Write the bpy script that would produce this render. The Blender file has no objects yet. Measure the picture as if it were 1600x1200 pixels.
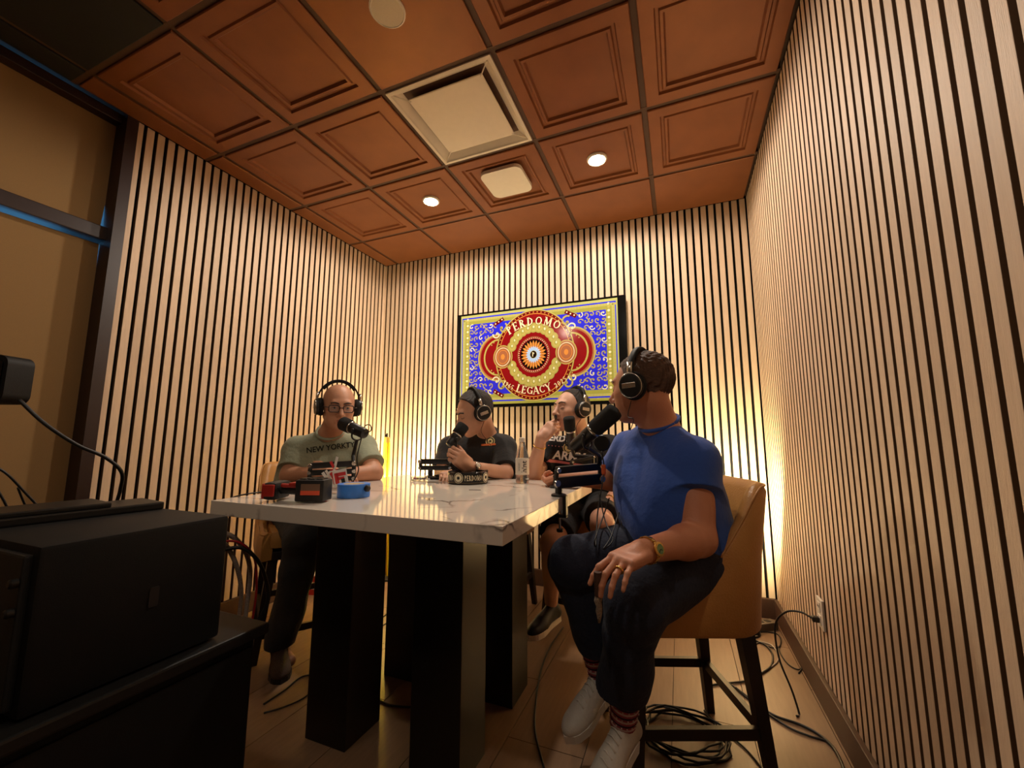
import bpy, bmesh, math, random
import numpy as np
from mathutils import Vector, Matrix, Euler
from mathutils.bvhtree import BVHTree
random.seed(7)
sc = bpy.context.scene
C = bpy.context.scene.collection
PI = math.pi
# ------------------------------------------------------------------ camera, world, exposure
CAMPOS = Vector((1.9228, -2.6947, 1.1374))
CAMROT = Euler((math.radians(97.515), math.radians(-.107), math.radians(22.072)), 'XYZ')
cd = bpy.data.cameras.new('camera'); cd.sensor_width = 36; cd.lens = 640.3/1600*36
cd.clip_start = .02
cam = bpy.data.objects.new('camera', cd); C.objects.link(cam)
cam.location = CAMPOS; cam.rotation_euler = CAMROT
sc.camera = cam
sc.view_settings.view_transform = 'Standard'
sc.view_settings.look = 'None'
sc.view_settings.gamma = 1
sc.view_settings.use_curve_mapping = False
sc.view_settings.exposure = 0.0
w = bpy.data.worlds.new('world'); sc.world = w; w.use_nodes = True
bg = w.node_tree.nodes['Background']
bg.inputs[0].default_value = (.16, .55, 1, 1); bg.inputs[1].default_value = 2.2
WARM = (1.0, .885, .745)
WARM2 = (1.0, .86, .50)

def light(name, kind, loc, energy, color=WARM, size=.1, rot=None, **kw):
    l = bpy.data.lights.new(name, kind); l.energy = energy; l.color = color
    if kind == 'AREA':
        l.size = size
    elif kind == 'SPOT':
        l.shadow_soft_size = size
    else:
        l.shadow_soft_size = size
    for k, v in kw.items(): setattr(l, k, v)
    o = bpy.data.objects.new(name, l); C.objects.link(o); o.location = loc
    if rot: o.rotation_euler = rot
    return o
# recessed ceiling lights: two in view over the back of the room, more behind the camera's upper edge
for nm, (lx, ly, e) in {'downlight_beam': (.305, -.305, 58), 'downlight_beam.001': (1.525, -.305, 58),
                        'downlight_beam.002': (1.525, -2.745, 17), 'downlight_beam.003': (.305, -2.745, 5)}.items():
    light(nm, 'SPOT', (lx, ly, 2.835), e, WARM, .045, (0, 0, 0), spot_size=math.radians(178), spot_blend=.25)
# warm uplighters standing in the two back corners
light('corner_glow_right', 'AREA', (2.22, .16, .62), 32, WARM2, .12, (math.radians(118), 0, 0), shape='RECTANGLE', size_y=.5)
light('corner_glow_left', 'AREA', (-.34, .12, .62), 62, WARM2, .3, (math.radians(118), 0, 0), shape='RECTANGLE', size_y=.4)

# ------------------------------------------------------------------ helpers
_R = CAMROT.to_matrix()
def at(u, v, d):
    "world point measured in the photograph at camera depth d"
    return CAMPOS + _R @ Vector(((u-800)/640.3, -(v-600)/640.3, -1))*d

class MB:
    def __init__(s): s.v = []; s.f = []; s.mi = []; s.m = 0
    def add(s, vs, fs):
        n = len(s.v); s.v += [tuple(p) for p in vs]
        s.f += [tuple(i+n for i in f) for f in fs]; s.mi += [s.m]*len(fs); return s
    def box(s, c, d, rot=None, bev=0):
        x, y, z = d[0]/2, d[1]/2, d[2]/2; c = Vector(c)
        if bev > 0:
            b = min(bev, x*.99, y*.99, z*.99)
            bm = bmesh.new(); bmesh.ops.create_cube(bm, size=1)
            for q in bm.verts: q.co = Vector((q.co.x*2*x, q.co.y*2*y, q.co.z*2*z))
            bmesh.ops.bevel(bm, geom=bm.edges[:], offset=b, segments=2, affect='EDGES', profile=.6)
            vs = [q.co.copy() for q in bm.verts]; bm.verts.index_update()
            fs = [[q.index for q in f.verts] for f in bm.faces]; bm.free()
        else:
            vs = [Vector((a*x, b*y, e*z)) for a in (-1, 1) for b in (-1, 1) for e in (-1, 1)]
            fs = [(0, 1, 3, 2), (4, 6, 7, 5), (0, 4, 5, 1), (2, 3, 7, 6), (0, 2, 6, 4), (1, 5, 7, 3)]
        if rot is not None: vs = [rot @ p for p in vs]
        return s.add([p+c for p in vs], fs)
    def tube(s, pts, r, n=8, cap=True, flat=1.0, up=None):
        pts = [Vector(p) for p in pts]
        rr = r if isinstance(r, (list, tuple)) else [r]*len(pts)
        vs = []; fs = []
        t0 = (pts[1]-pts[0]).normalized()
        a = Vector(up) if up is not None else (Vector((0, 0, 1)) if abs(t0.z) < .9 else Vector((1, 0, 0)))
        nrm = (a-t0*a.dot(t0)).normalized()
        for i, p in enumerate(pts):
            t = (pts[min(i+1, len(pts)-1)]-pts[max(i-1, 0)])
            t = t.normalized() if t.length > 1e-9 else t0
            nrm = nrm-t*nrm.dot(t)
            nrm = nrm.normalized() if nrm.length > 1e-6 else t.orthogonal().normalized()
            b = t.cross(nrm)
            for k in range(n):
                an = 2*PI*k/n
                vs.append(p+nrm*(math.cos(an)*rr[i]*flat)+b*(math.sin(an)*rr[i]))
        for i in range(len(pts)-1):
            for k in range(n):
                k2 = (k+1) % n
                fs.append((i*n+k, i*n+k2, (i+1)*n+k2, (i+1)*n+k))
        if cap:
            fs.append(tuple(range(n))[::-1]); fs.append(tuple((len(pts)-1)*n+k for k in range(n)))
        return s.add(vs, fs)
    def lathe(s, prof, c=(0, 0, 0), axis=(0, 0, 1), n=24, sx=1, sy=1):
        "prof: (r, h) pairs along the axis"
        c = Vector(c); ax = Vector(axis).normalized()
        q = Vector((0, 0, 1)).rotation_difference(ax).to_matrix()
        vs = []; fs = []
        for (r, h) in prof:
            for k in range(n):
                a = 2*PI*k/n
                vs.append(c+q @ Vector((r*sx*math.cos(a), r*sy*math.sin(a), h)))
        for i in range(len(prof)-1):
            for k in range(n):
                k2 = (k+1) % n
                fs.append((i*n+k, i*n+k2, (i+1)*n+k2, (i+1)*n+k))
        fs.append(tuple(range(n))[::-1]); fs.append(tuple((len(prof)-1)*n+k for k in range(n)))
        return s.add(vs, fs)
    def prism(s, poly, z0, z1, M=None):
        n = len(poly)
        vs = [Vector((x, y, z0)) for x, y in poly]+[Vector((x, y, z1)) for x, y in poly]
        if M is not None: vs = [M @ p for p in vs]
        fs = [tuple(range(n))[::-1], tuple(range(n, 2*n))]+[(i, (i+1) % n, n+(i+1) % n, n+i) for i in range(n)]
        return s.add(vs, fs)
    def build(s, name, mats, parent=None, off=None, smooth=False):
        off = Vector(off) if off is not None else Vector((0, 0, 0))
        me = bpy.data.meshes.new(name)
        me.from_pydata([tuple(Vector(p)-off) for p in s.v], [], s.f)
        mats = mats if isinstance(mats, (list, tuple)) else [mats]
        for m in mats: me.materials.append(m)
        if len(mats) > 1: me.polygons.foreach_set('material_index', s.mi)
        if smooth:
            me.shade_smooth() if smooth is True else me.shade_smooth()
            if smooth is not True:
                me.set_sharp_from_angle(angle=math.radians(smooth))
        me.update()
        o = bpy.data.objects.new(name, me); C.objects.link(o)
        if parent is not None: o.parent = parent
        return o

def tag(o, label=None, cat=None, group=None, kind=None):
    if label: o['label'] = label
    if cat: o['category'] = cat
    if group: o['group'] = group
    if kind: o['kind'] = kind
    return o
def thing(name, label, cat, loc=(0, 0, 0), rz=0, group=None):
    o = bpy.data.objects.new(name, None); C.objects.link(o)
    o.empty_display_size = .1; o.location = loc; o.rotation_euler = (0, 0, rz)
    return tag(o, label, cat, group)
def copy_tree(o, parent=None):
    c = o.copy(); C.objects.link(c)
    if parent is not None: c.parent = parent
    for ch in list(o.children): copy_tree(ch, c)
    return c
def spline(pts, n=8):
    pts = [Vector(p) for p in pts]; out = []
    P = [pts[0]*2-pts[1]]+pts+[pts[-1]*2-pts[-2]]
    for i in range(1, len(P)-2):
        for k in range(n):
            t = k/n; a, b, c, d = P[i-1:i+3]
            out.append(.5*((2*b)+(c-a)*t+(2*a-5*b+4*c-d)*t*t+(3*b-a-3*c+d)*t**3))
    out.append(pts[-1]); return out

# ------------------------------------------------------------------ materials
def mat(name, col, rough=.5, metal=0, var=.08, scale=30, bump=0, bscale=120, emis=None, estr=1, coat=0, trans=0, alpha=1, stretch=None, spec=.5, randv=0, col2=None, sheen=0):
    m = bpy.data.materials.new(name); m.use_nodes = True; nt = m.node_tree; N = nt.nodes; L = nt.links
    b = N['Principled BSDF']
    b.inputs['Roughness'].default_value = rough; b.inputs['Metallic'].default_value = metal
    b.inputs['Specular IOR Level'].default_value = spec
    tc = N.new('ShaderNodeTexCoord'); mp = N.new('ShaderNodeMapping'); L.new(tc.outputs['Object'], mp.inputs[0])
    mp.inputs['Scale'].default_value = stretch or (1, 1, 1)
    nz = N.new('ShaderNodeTexNoise'); nz.inputs['Scale'].default_value = scale; nz.inputs['Detail'].default_value = 4
    L.new(mp.outputs[0], nz.inputs[0])
    cr = N.new('ShaderNodeMix'); cr.data_type = 'RGBA'
    c2 = col2 or tuple(max(0, c*(1-2*var)) for c in col)
    c1 = col if col2 else tuple(min(1, c*(1+var)) for c in col)
    cr.inputs[6].default_value = (*c1, 1); cr.inputs[7].default_value = (*c2, 1)
    L.new(nz.outputs['Fac'], cr.inputs[0]); outc = cr.outputs[2]
    if randv:
        oi = N.new('ShaderNodeObjectInfo'); hs = N.new('ShaderNodeHueSaturation')
        mr = N.new('ShaderNodeMapRange'); mr.inputs[3].default_value = 1-randv; mr.inputs[4].default_value = 1+randv
        L.new(oi.outputs['Random'], mr.inputs[0]); L.new(mr.outputs[0], hs.inputs['Value']); L.new(outc, hs.inputs['Color']); outc = hs.outputs[0]
    L.new(outc, b.inputs['Base Color'])
    if bump:
        bn = N.new('ShaderNodeTexNoise'); bn.inputs['Scale'].default_value = bscale; bn.inputs['Detail'].default_value = 3
        L.new(mp.outputs[0], bn.inputs[0])
        bp = N.new('ShaderNodeBump'); bp.inputs['Strength'].default_value = bump; bp.inputs['Distance'].default_value = .01
        L.new(bn.outputs['Fac'], bp.inputs['Height']); L.new(bp.outputs[0], b.inputs['Normal'])
    if emis: b.inputs['Emission Color'].default_value = (*emis, 1); b.inputs['Emission Strength'].default_value = estr
    if coat: b.inputs['Coat Weight'].default_value = coat; b.inputs['Coat Roughness'].default_value = .1
    if trans: b.inputs['Transmission Weight'].default_value = trans
    if sheen: b.inputs['Sheen Weight'].default_value = sheen
    return m
def sg(r, g, b):
    f = lambda c: ((c/255+.055)/1.055)**2.4 if c/255 > .04045 else c/255/12.92
    return (f(r), f(g), f(b))
M = {}
M['slat'] = mat('slat_wood', sg(222, 194, 164), .55, scale=14, stretch=(8, 8, .7), col2=sg(200, 170, 140), bump=.15, bscale=60, randv=.07)
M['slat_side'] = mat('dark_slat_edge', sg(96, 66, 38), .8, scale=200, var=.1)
M['felt'] = mat('black_felt', sg(13, 8, 6), .95, scale=300, var=.3)
M['copper'] = mat('bronze_ceiling', sg(142, 84, 46), .40, metal=.3, scale=6, var=.12, bump=.05, bscale=400, col2=sg(116, 66, 35))
M['grid'] = mat('dark_grid_bar', sg(78, 48, 28), .6, var=.1)
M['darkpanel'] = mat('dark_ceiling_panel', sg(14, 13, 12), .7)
M['floor'] = mat('wood_look_plank', sg(142, 112, 86), .38, scale=9, stretch=(6, .6, 1), col2=sg(112, 86, 64), randv=.06, bump=.04, bscale=40)
M['grout'] = mat('plank_joint', sg(70, 50, 36), .9)
M['base'] = mat('brown_baseboard', sg(74, 48, 34), .5, scale=10, stretch=(1, 1, 6))
M['frame'] = mat('dark_window_frame', sg(44, 26, 22), .4)
M['shade'] = mat('roller_shade_fabric', sg(146, 112, 68), .9, scale=500, var=.08, bump=.1, bscale=900)
M['glass'] = mat('window_glass', (.8, .9, 1), .02, trans=1, var=0)
M['wallpaint'] = mat('dark_wall_paint', sg(96, 74, 56), .8)
M['black'] = mat('black_plastic', sg(20, 19, 18), .38, var=.1)
M['blackmatte'] = mat('matte_black', sg(9, 8, 8), .6, spec=.3, bump=.1, bscale=500)
M['metalblk'] = mat('black_metal', sg(18, 17, 17), .42)
M['chrome'] = mat('brushed_chrome', sg(205, 200, 190), .25, metal=1, var=.05)
M['gold'] = mat('gold_metal', sg(232, 190, 110), .25, metal=1, var=.05)
M['white'] = mat('white_plastic', sg(226, 216, 200), .45, var=.03)
M['whitemetal'] = mat('white_enamel_vent', sg(226, 214, 196), .4, var=.03)
M['leather'] = mat('tan_leather', sg(196, 142, 76), .38, scale=9, col2=sg(170, 116, 58), bump=.2, bscale=160)
M['stoolwood'] = mat('espresso_wood', sg(30, 19, 15), .4, scale=12, stretch=(4, 4, .5))
M['tableleg'] = mat('dark_table_leg', sg(17, 12, 10), .32, scale=8, var=.15)
M['foam'] = mat('mic_foam', sg(26, 25, 24), .95, scale=500, var=.3, bump=.8, bscale=700)
M['screenoff'] = mat('gloss_black_bezel', sg(10, 10, 10), .12)
M['rubber'] = mat('black_rubber_cable', sg(20, 18, 17), .45)
M['offwhite_cable'] = mat('grey_cable', sg(190, 180, 165), .5)
# ------------------------------------------------------------------ room dimensions (m)
XL, XR, YB, H = -.767, 2.447, .5115, 2.87
YW = -1.566          # where the slatted left wall gives way to the window
YF = -3.6            # wall behind the camera
P = .0515            # slat pitch
TD = .03             # panel depth in front of structural wall

def struct(name, mb, m, **k):
    o = mb.build(name, m, **k); o['kind'] = 'structure'; return o
# ceiling slab + tiles
ceiling = struct('ceiling', MB().box(((XL+XR)/2, (YB+YF)/2, H+.08), (XR-XL+.6, YB-YF+.6, .1)), M['grid'])
T = .61
ROWS = [(0, YB, 'plain')] + [(-T*(i+1), -T*i, 'coffer') for i in range(6)]
COLS = [(XL, -T), (-T, 0), (0, T), (T, 2*T), (2*T, 3*T), (3*T, XR)]
g = .014
def coffer_mesh(wx, wy, kind):
    mb = MB(); x, y = wx/2-g, wy/2-g
    if kind == 'coffer':
        prof = [(0, .014), (0, -.004), (.004, -.008), (.062, -.008), (.068, .004), (.080, .004), (.086, -.003), (.098, -.003), (.106, .010)]
    else:
        prof = [(0, .014), (0, -.004), (.003, -.006)]
    vs = []; fs = []
    for (i, z) in prof:
        vs += [(-x+i, -y+i, z), (x-i, -y+i, z), (x-i, y-i, z), (-x+i, y-i, z)]
    for k in range(len(prof)-1):
        for j in range(4):
            a, b = k*4+j, k*4+(j+1) % 4; fs.append((a, a+4, b+4, b))
    k = (len(prof)-1)*4; fs.append((k, k+3, k+2, k+1))
    mb.add(vs, fs); return mb
meshes = {}
for ri, (y0, y1, rk) in enumerate(ROWS):
    for ci, (x0, x1) in enumerate(COLS):
        kind = rk; m = M['copper']
        if ci == 0: kind = 'plain'
        if (ri, ci) == (2, 3): continue            # air vent sits in this bay
        if (ri, ci) == (3, 3): kind = 'plain'
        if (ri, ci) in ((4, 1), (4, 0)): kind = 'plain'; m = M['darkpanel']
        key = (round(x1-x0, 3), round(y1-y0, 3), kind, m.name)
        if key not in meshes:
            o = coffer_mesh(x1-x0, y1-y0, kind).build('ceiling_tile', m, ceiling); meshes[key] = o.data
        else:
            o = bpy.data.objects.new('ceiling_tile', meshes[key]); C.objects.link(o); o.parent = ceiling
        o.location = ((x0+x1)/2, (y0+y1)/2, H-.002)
for x in [-T, 0, T, 2*T, 3*T]:
    MB().box((x, (YB+YF)/2, H+.012), (.026, YB-YF, .02)).build('ceiling_grid_bar', M['grid'], ceiling)
for y in [-T*i for i in range(7)]:
    MB().box(((XL+XR)/2, y, H+.010), (XR-XL, .026, .02)).build('ceiling_grid_bar', M['grid'], ceiling)
# floor with planks
floor = struct('floor', MB().box(((XL+XR)/2, (YB+YF)/2, -.056), (XR-XL+.6, YB-YF+.6, .1)), M['grout'])
PW = .292
k = 0; x = XL-.02; pm = {}
while x < XR:
    y = YB-[0, .4, .8][k % 3]+0.0
    ys = [YB]+[y-1.2*i for i in range(1, 5) if y-1.2*i > YF]+[YF] if k % 3 == 0 else [YB, y]+[y-1.2*i for i in range(1, 5) if y-1.2*i > YF]+[YF]
    x1 = min(x+PW, XR+.02)
    for a, b in zip(ys, ys[1:]):
        if a-b < .02: continue
        key = (round(x1-x, 3), round(a-b, 3))
        if key not in pm:
            o = MB().box((0, 0, -.004), (x1-x-.003, a-b-.003, .008)).build('floor_plank', M['floor'], floor); pm[key] = o.data
        else:
            o = bpy.data.objects.new('floor_plank', pm[key]); C.objects.link(o); o.parent = floor
        o.location = ((x+x1)/2, (a+b)/2, 0)
    x = x1; k += 1
# walls with slats
ZB = .12
wall_back = struct('wall_back', MB().box(((XL+XR)/2, YB+TD+.05, H/2), (XR-XL+.4, .1, H+.1)), M['felt'])
wall_left = struct('wall_left', MB().box((XL-TD-.05, (YB+YW)/2+.1, H/2), (.1, YB-YW+.2, H+.1)), M['felt'])
wall_right = struct('wall_right', MB().box((XR+TD+.05, (YB+YF)/2, H/2), (.1, YB-YF+.4, H+.1)), M['felt'])
wall_front = struct('wall_front', MB().box(((XL+XR)/2, YF-.05, H/2), (XR-XL+1.4, .1, H+.1)), M['wallpaint'])
sw = .0355
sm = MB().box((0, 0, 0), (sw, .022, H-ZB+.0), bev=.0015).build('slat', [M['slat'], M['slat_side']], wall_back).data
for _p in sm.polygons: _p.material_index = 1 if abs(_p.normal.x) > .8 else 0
first = [True]
def slat(parent, x, y, rz, me=sm):
    if first[0]:
        o = bpy.data.objects['slat']; first[0] = False
    else:
        o = bpy.data.objects.new('slat', me); C.objects.link(o); o.parent = parent
    o.location = (x, y, (H+ZB)/2); o.rotation_euler = (0, 0, rz)
x = XR-.022
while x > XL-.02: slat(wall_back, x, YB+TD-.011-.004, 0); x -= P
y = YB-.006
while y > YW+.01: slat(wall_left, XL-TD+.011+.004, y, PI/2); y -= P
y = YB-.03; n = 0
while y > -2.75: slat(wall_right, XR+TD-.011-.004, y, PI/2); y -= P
# baseboards
struct('baseboard_back', MB().box(((XL+XR)/2, YB-.004, ZB/2), (XR-XL, .022, ZB), bev=.003), M['base'])
struct('baseboard_left', MB().box((XL+.004, (YB+YW)/2-.006, ZB/2), (.022, YB-YW-.01, ZB), bev=.003), M['base'])
struct('baseboard_right', MB().box((XR-.004, (YB+YF)/2, ZB/2), (.022, YB-YF, ZB), bev=.003), M['base'])
# window wall, left of the slats: dark frame, two roller shades over glass
XWN = -.85
wn = struct('window_1', MB()
    .box((XWN+.02, YW-.028, H/2), (.16, .05, H)), M['frame'])
for (zc, hh) in ((2.19, .07), (H-.02, .05), (.05, .10)):
    MB().box((XWN, (YW+YF)/2, zc), (.10, YW-YF-.05, hh), bev=.004).build('window_rail', M['frame'], wn)
MB().box((XWN, -2.75, H/2), (.10, .05, H), bev=.004).build('window_mullion', M['frame'], wn)
MB().box((XWN-.06, (YW+YF)/2, 1.12), (.008, YW-YF-.1, 2.04)).build('window_pane', M['glass'], wn)
MB().box((XWN-.06, (YW+YF)/2, 2.53), (.008, YW-YF-.1, .6)).build('window_pane', M['glass'], wn)
for (z0, z1, dy, nm) in ((2.232, 2.838, .002, 'upper'), (.10, 2.150, .004, 'lower')):
    mb = MB(); yy = YW-.047-dy
    if nm == 'upper':     # slightly skewed so a sliver of daylight shows at its edge
        mb.prism([(YF, z0), (yy-.012, z0), (yy+.012, (z0+z1)/2+.12), (yy+.012, z1), (YF, z1)], 0, .003, Matrix(((0, 0, 1, XWN-.01), (1, 0, 0, 0), (0, 1, 0, 0), (0, 0, 0, 1))))
    else:
        mb.prism([(YF, z0), (yy+.008, z0), (yy+.008, 1.2), (yy-.004, z1-.006), (YF, z1-.020)], 0, .003, Matrix(((0, 0, 1, XWN-.01), (1, 0, 0, 0), (0, 1, 0, 0), (0, 0, 0, 1))))
    o = mb.build('roller_shade', M['shade'])
    tag(o, 'tan fabric roller shade in the small %s window opening' % nm if nm == 'upper' else 'tall tan fabric roller shade in the lower window opening', 'window shade', 'roller shades over the left window')
struct('wall_left_end', MB().box((XWN-.3, YW+.02, H/2), (.5, .1, H+.1)), M['frame'])
# ------------------------------------------------------------------ ceiling fittings
def ceiling_light(x, y, label, lit):
    t = thing('ceiling_light', label, 'light', (x, y, H-.0))
    MB().lathe([(.062, .012), (.062, -.002), (.056, -.008), (.048, -.006), (.046, .010)], n=28).build('trim_ring', M['white'], t, smooth=30)
    MB().lathe([(.054, .012), (.054, -.006), (.02, -.009)], n=28).build('lens', M['lens_on'], t)
    return t
M['lens_on'] = mat('lit_lens', (1, .9, .75), .4, emis=(1, .82, .58), estr=120)
M['speaker_grille'] = mat('ceiling_speaker_grille', sg(214, 200, 176), .6, scale=600, var=.12)
ceiling_light(.305, -.305, 'lit round recessed downlight left of the square white sensor panel', 1)
ceiling_light(1.525, -.305, 'lit round recessed downlight right of the square white sensor panel', 1)
for xx, yy, nm in ((1.525, -2.745, 'lit round recessed downlight above the viewer, right one of two'), (.305, -2.745, 'lit round recessed downlight above the viewer, left one of two')):
    t = ceiling_light(xx, yy, nm, 1)
t = thing('ceiling_speaker', 'round off-white flush ceiling speaker in a plain bronze tile', 'speaker', (.915, -1.525, H-.008))
t.location = (.905, -1.54, H-.008)
MB().lathe([(.072, .004), (.072, -.006), (.066, -.010), (.063, -.007)], n=32).build('rim', M['white'], t, smooth=30)
MB().lathe([(.064, 0), (.064, -.008), (.03, -.0095)], n=32).build('grille', M['speaker_grille'], t, smooth=30)
# square air vent
t = thing('ceiling_vent', 'large square white air diffuser set in the bronze ceiling', 'vent', (.915, -.915, H))
mb = MB(); hs = .292
def ring(mb, prof):
    vs = []; fs = []
    for (r, z) in prof: vs += [(-r, -r, z), (r, -r, z), (r, r, z), (-r, r, z)]
    for k in range(len(prof)-1):
        for j in range(4):
            a, b = k*4+j, k*4+(j+1) % 4; fs.append((a, b, b+4, a+4))
    mb.add(vs, fs)
ring(mb, [(hs, .01), (hs, -.008), (hs-.018, -.010), (hs-.024, -.002), (hs-.065, .034), (hs-.085, .05)])
mb.build('vent_frame', M['whitemetal'], t)
MB().box((0, 0, .051), (.44, .44, .004)).build('vent_back', mat('vent_duct', sg(150, 142, 128), .6), t)
MB().box((0, 0, .000), (.425, .425, .008), bev=.004).build('vent_plaque', M['whitemetal'], t)
for sx in (-1, 1):
    for sy in (-1, 1):
        MB().tube([(sx*.2, sy*.2, -.004), (sx*.262, sy*.262, -.002)], .003, 6).build('hanger', M['whitemetal'], t)
# square sensor panel
t = thing('wireless_panel', 'square rounded cream wireless panel on the coffered tile in front of the vent', 'ceiling panel', (.925, -.335, H+.006))
def rrect(w, h, r, n=6):
    out = []
    for cx, cy, a0 in ((w/2-r, h/2-r, 0), (-w/2+r, h/2-r, 90), (-w/2+r, -h/2+r, 180), (w/2-r, -h/2+r, 270)):
        for k in range(n+1):
            a = math.radians(a0+90*k/n); out.append((cx+r*math.cos(a), cy+r*math.sin(a)))
    return out
MB().prism(rrect(.285, .285, .05), -.036, -.012).build('cover', M['white'], t)
MB().prism(rrect(.265, .265, .045), -.012, -.002).build('mount_plate', M['chrome'], t)

# ------------------------------------------------------------------ television
M['c_blue'] = None
def emat(name, col, s=.24):
    m = mat(name, col, .12, var=.02); b = m.node_tree.nodes['Principled BSDF']
    b.inputs['Emission Color'].default_value = (*col, 1); b.inputs['Emission Strength'].default_value = s
    return m
TM = [emat('screen_blue', sg(42, 42, 205)), emat('screen_gold', sg(176, 160, 84)), emat('screen_red', sg(128, 16, 20)),
      emat('screen_cream', sg(222, 212, 172)), emat('screen_olive', sg(150, 146, 66)), emat('screen_black', sg(24, 10, 8)),
      emat('screen_orange', sg(206, 132, 60)), emat('screen_paleblue', sg(168, 196, 236)), emat('screen_darkred', sg(96, 10, 14)),
      emat('screen_bronze', sg(158, 96, 62)), emat('screen_green', sg(168, 168, 100))]
BLUE, GOLD, RED, CREAM, OLIVE, BLK, ORG, PBL, DRED, BRZ, PGRN = range(11)
tv = thing('television', 'wall-mounted television showing an ornate red, blue and gold emblem', 'television', (.852, .458, 1.815))
TW, TH = 1.478, .842
MB().box((0, .004, 0), (TW, .035, TH), bev=.006).build('bezel', M['screenoff'], tv)
MB().box((0, .030, 0), (.7, .03, .5)).build('mount_bracket', M['metalblk'], tv)
art = MB()
def lay(poly, col, lvl):
    "flat printed shape on the screen; u to the right, v up, in metres from the picture centre"
    art.m = col
    y = -.0145-.00035*lvl
    n = len(poly); art.add([(u-.010, y, v+.004) for u, v in poly], [tuple(range(n))])
def ell(cx, cy, rx, ry, n=48, a0=0, a1=360):
    return [(cx+rx*math.cos(math.radians(a0+(a1-a0)*k/n)), cy+ry*math.sin(math.radians(a0+(a1-a0)*k/n))) for k in range(n+(a1-a0 != 360))]
def rect(x0, y0, x1, y1): return [(x0, y0), (x1, y0), (x1, y1), (x0, y1)]
def annulus(cx, cy, rx, ry, th, col, lvl, n=48, a0=0, a1=360):
    for k in range(n):
        aa = [math.radians(a0+(a1-a0)*(k+j)/n) for j in (0, 1)]
        lay([(cx+rx*math.cos(aa[0]), cy+ry*math.sin(aa[0])), (cx+rx*math.cos(aa[1]), cy+ry*math.sin(aa[1])),
             (cx+(rx-th)*math.cos(aa[1]), cy+(ry-th)*math.sin(aa[1])), (cx+(rx-th)*math.cos(aa[0]), cy+(ry-th)*math.sin(aa[0]))], col, lvl)
def stroke(pts, th, col, lvl):
    for a, b in zip(pts, pts[1:]):
        d = Vector((b[0]-a[0], b[1]-a[1])); 
        if d.length < 1e-6: continue
        nn = Vector((-d.y, d.x)).normalized()*th/2
        lay([(a[0]-nn.x, a[1]-nn.y), (b[0]-nn.x, b[1]-nn.y), (b[0]+nn.x, b[1]+nn.y), (a[0]+nn.x, a[1]+nn.y)], col, lvl)
W2, H2 = .685, .398
lay(rect(-W2, -H2, W2, H2), PGRN, 0)
lay(rect(-W2+.012, -H2+.022, W2-.012, H2-.022), BLUE, 1)
lay(rect(-W2+.02, -H2+.034, W2-.02, H2-.034), PGRN, 2)
lay(rect(-W2, -H2, W2, -H2+.018), OLIVE, 2)
lay(rect(-W2+.045, -H2+.055, W2-.045, H2-.055), OLIVE, 3)
# beaded border
bp = []
for i in range(58): bp += [(-W2+.033+i*.0232, s*(H2-.045)) for s in (-1, 1)]
for i in range(30): bp += [(s*(W2-.033), -H2+.045+i*.0242) for s in (-1, 1)]
for (u, v) in bp: lay(ell(u, v, .0085, .0085, 8), GOLD, 4)
for i in range(26):
    for s in (-1, 1): lay(ell(s*(W2-.068), -H2+.07+i*.0275, .011, .011, 6), CREAM if i % 2 else GOLD, 4)
lay(rect(-W2+.09, -H2+.085, W2-.09, H2-.085), BLUE, 4)
rnd = random.Random(5)
def curl(cx, cy, r, a0, turn, col=GOLD, th=.008, lvl=6):
    pts = []
    for k in range(14):
        t = k/13; rr = r*(1-.8*t); a = a0+turn*t*4.6
        pts.append((cx+rr*math.cos(a), cy+rr*math.sin(a)))
    stroke(pts, th, col, lvl); lay(ell(pts[-1][0], pts[-1][1], th, th, 8), col, lvl)
for sx in (-1, 1):
    for sy in (-1, 1):
        for i in range(6):
            for j in range(6):
                u = .345+i*.046; v = .028+j*.052
                if (u/.50)**2+(v/.32)**2 < 1.05: continue
                curl(sx*u, sy*v, .026, rnd.random()*6.3, sx*sy*(1 if (i+j) % 2 else -1), CREAM if (i*j) % 4 == 1 else GOLD)
# central medallion: lobed red field with gilt outline
def lobed(s, off=0):
    out = []
    for k in range(120):
        a = 2*PI*k/120
        ru = (.335+s)*abs(math.cos(a))**.75*(1 if math.cos(a) > 0 else -1); rv = (.375+s)*abs(math.sin(a))**.8*(1 if math.sin(a) > 0 else -1)
        out.append((ru, rv))
    return out
for sx in (-1, 1):
    lay(ell(sx*.325, 0, .185, .205), GOLD, 5); lay(ell(sx*.325, 0, .172, .192), BRZ, 6); lay(ell(sx*.325, 0, .160, .180), RED, 7)
    annulus(sx*.315, 0, .14, .16, .014, GOLD, 8)
lay(ell(0, 0, .345, .383, 64), GOLD, 8); lay(ell(0, 0, .335, .373, 64), DRED, 9)
for k in range(60):
    a = 2*PI*k/60; lay(ell(.324*math.cos(a), .361*math.sin(a), .0062, .0062, 6), ORG, 10)
annulus(0, 0, .313, .350, .006, ORG, 10, 64)
lay(ell(0, 0, .306, .343, 64), RED, 10)
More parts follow.
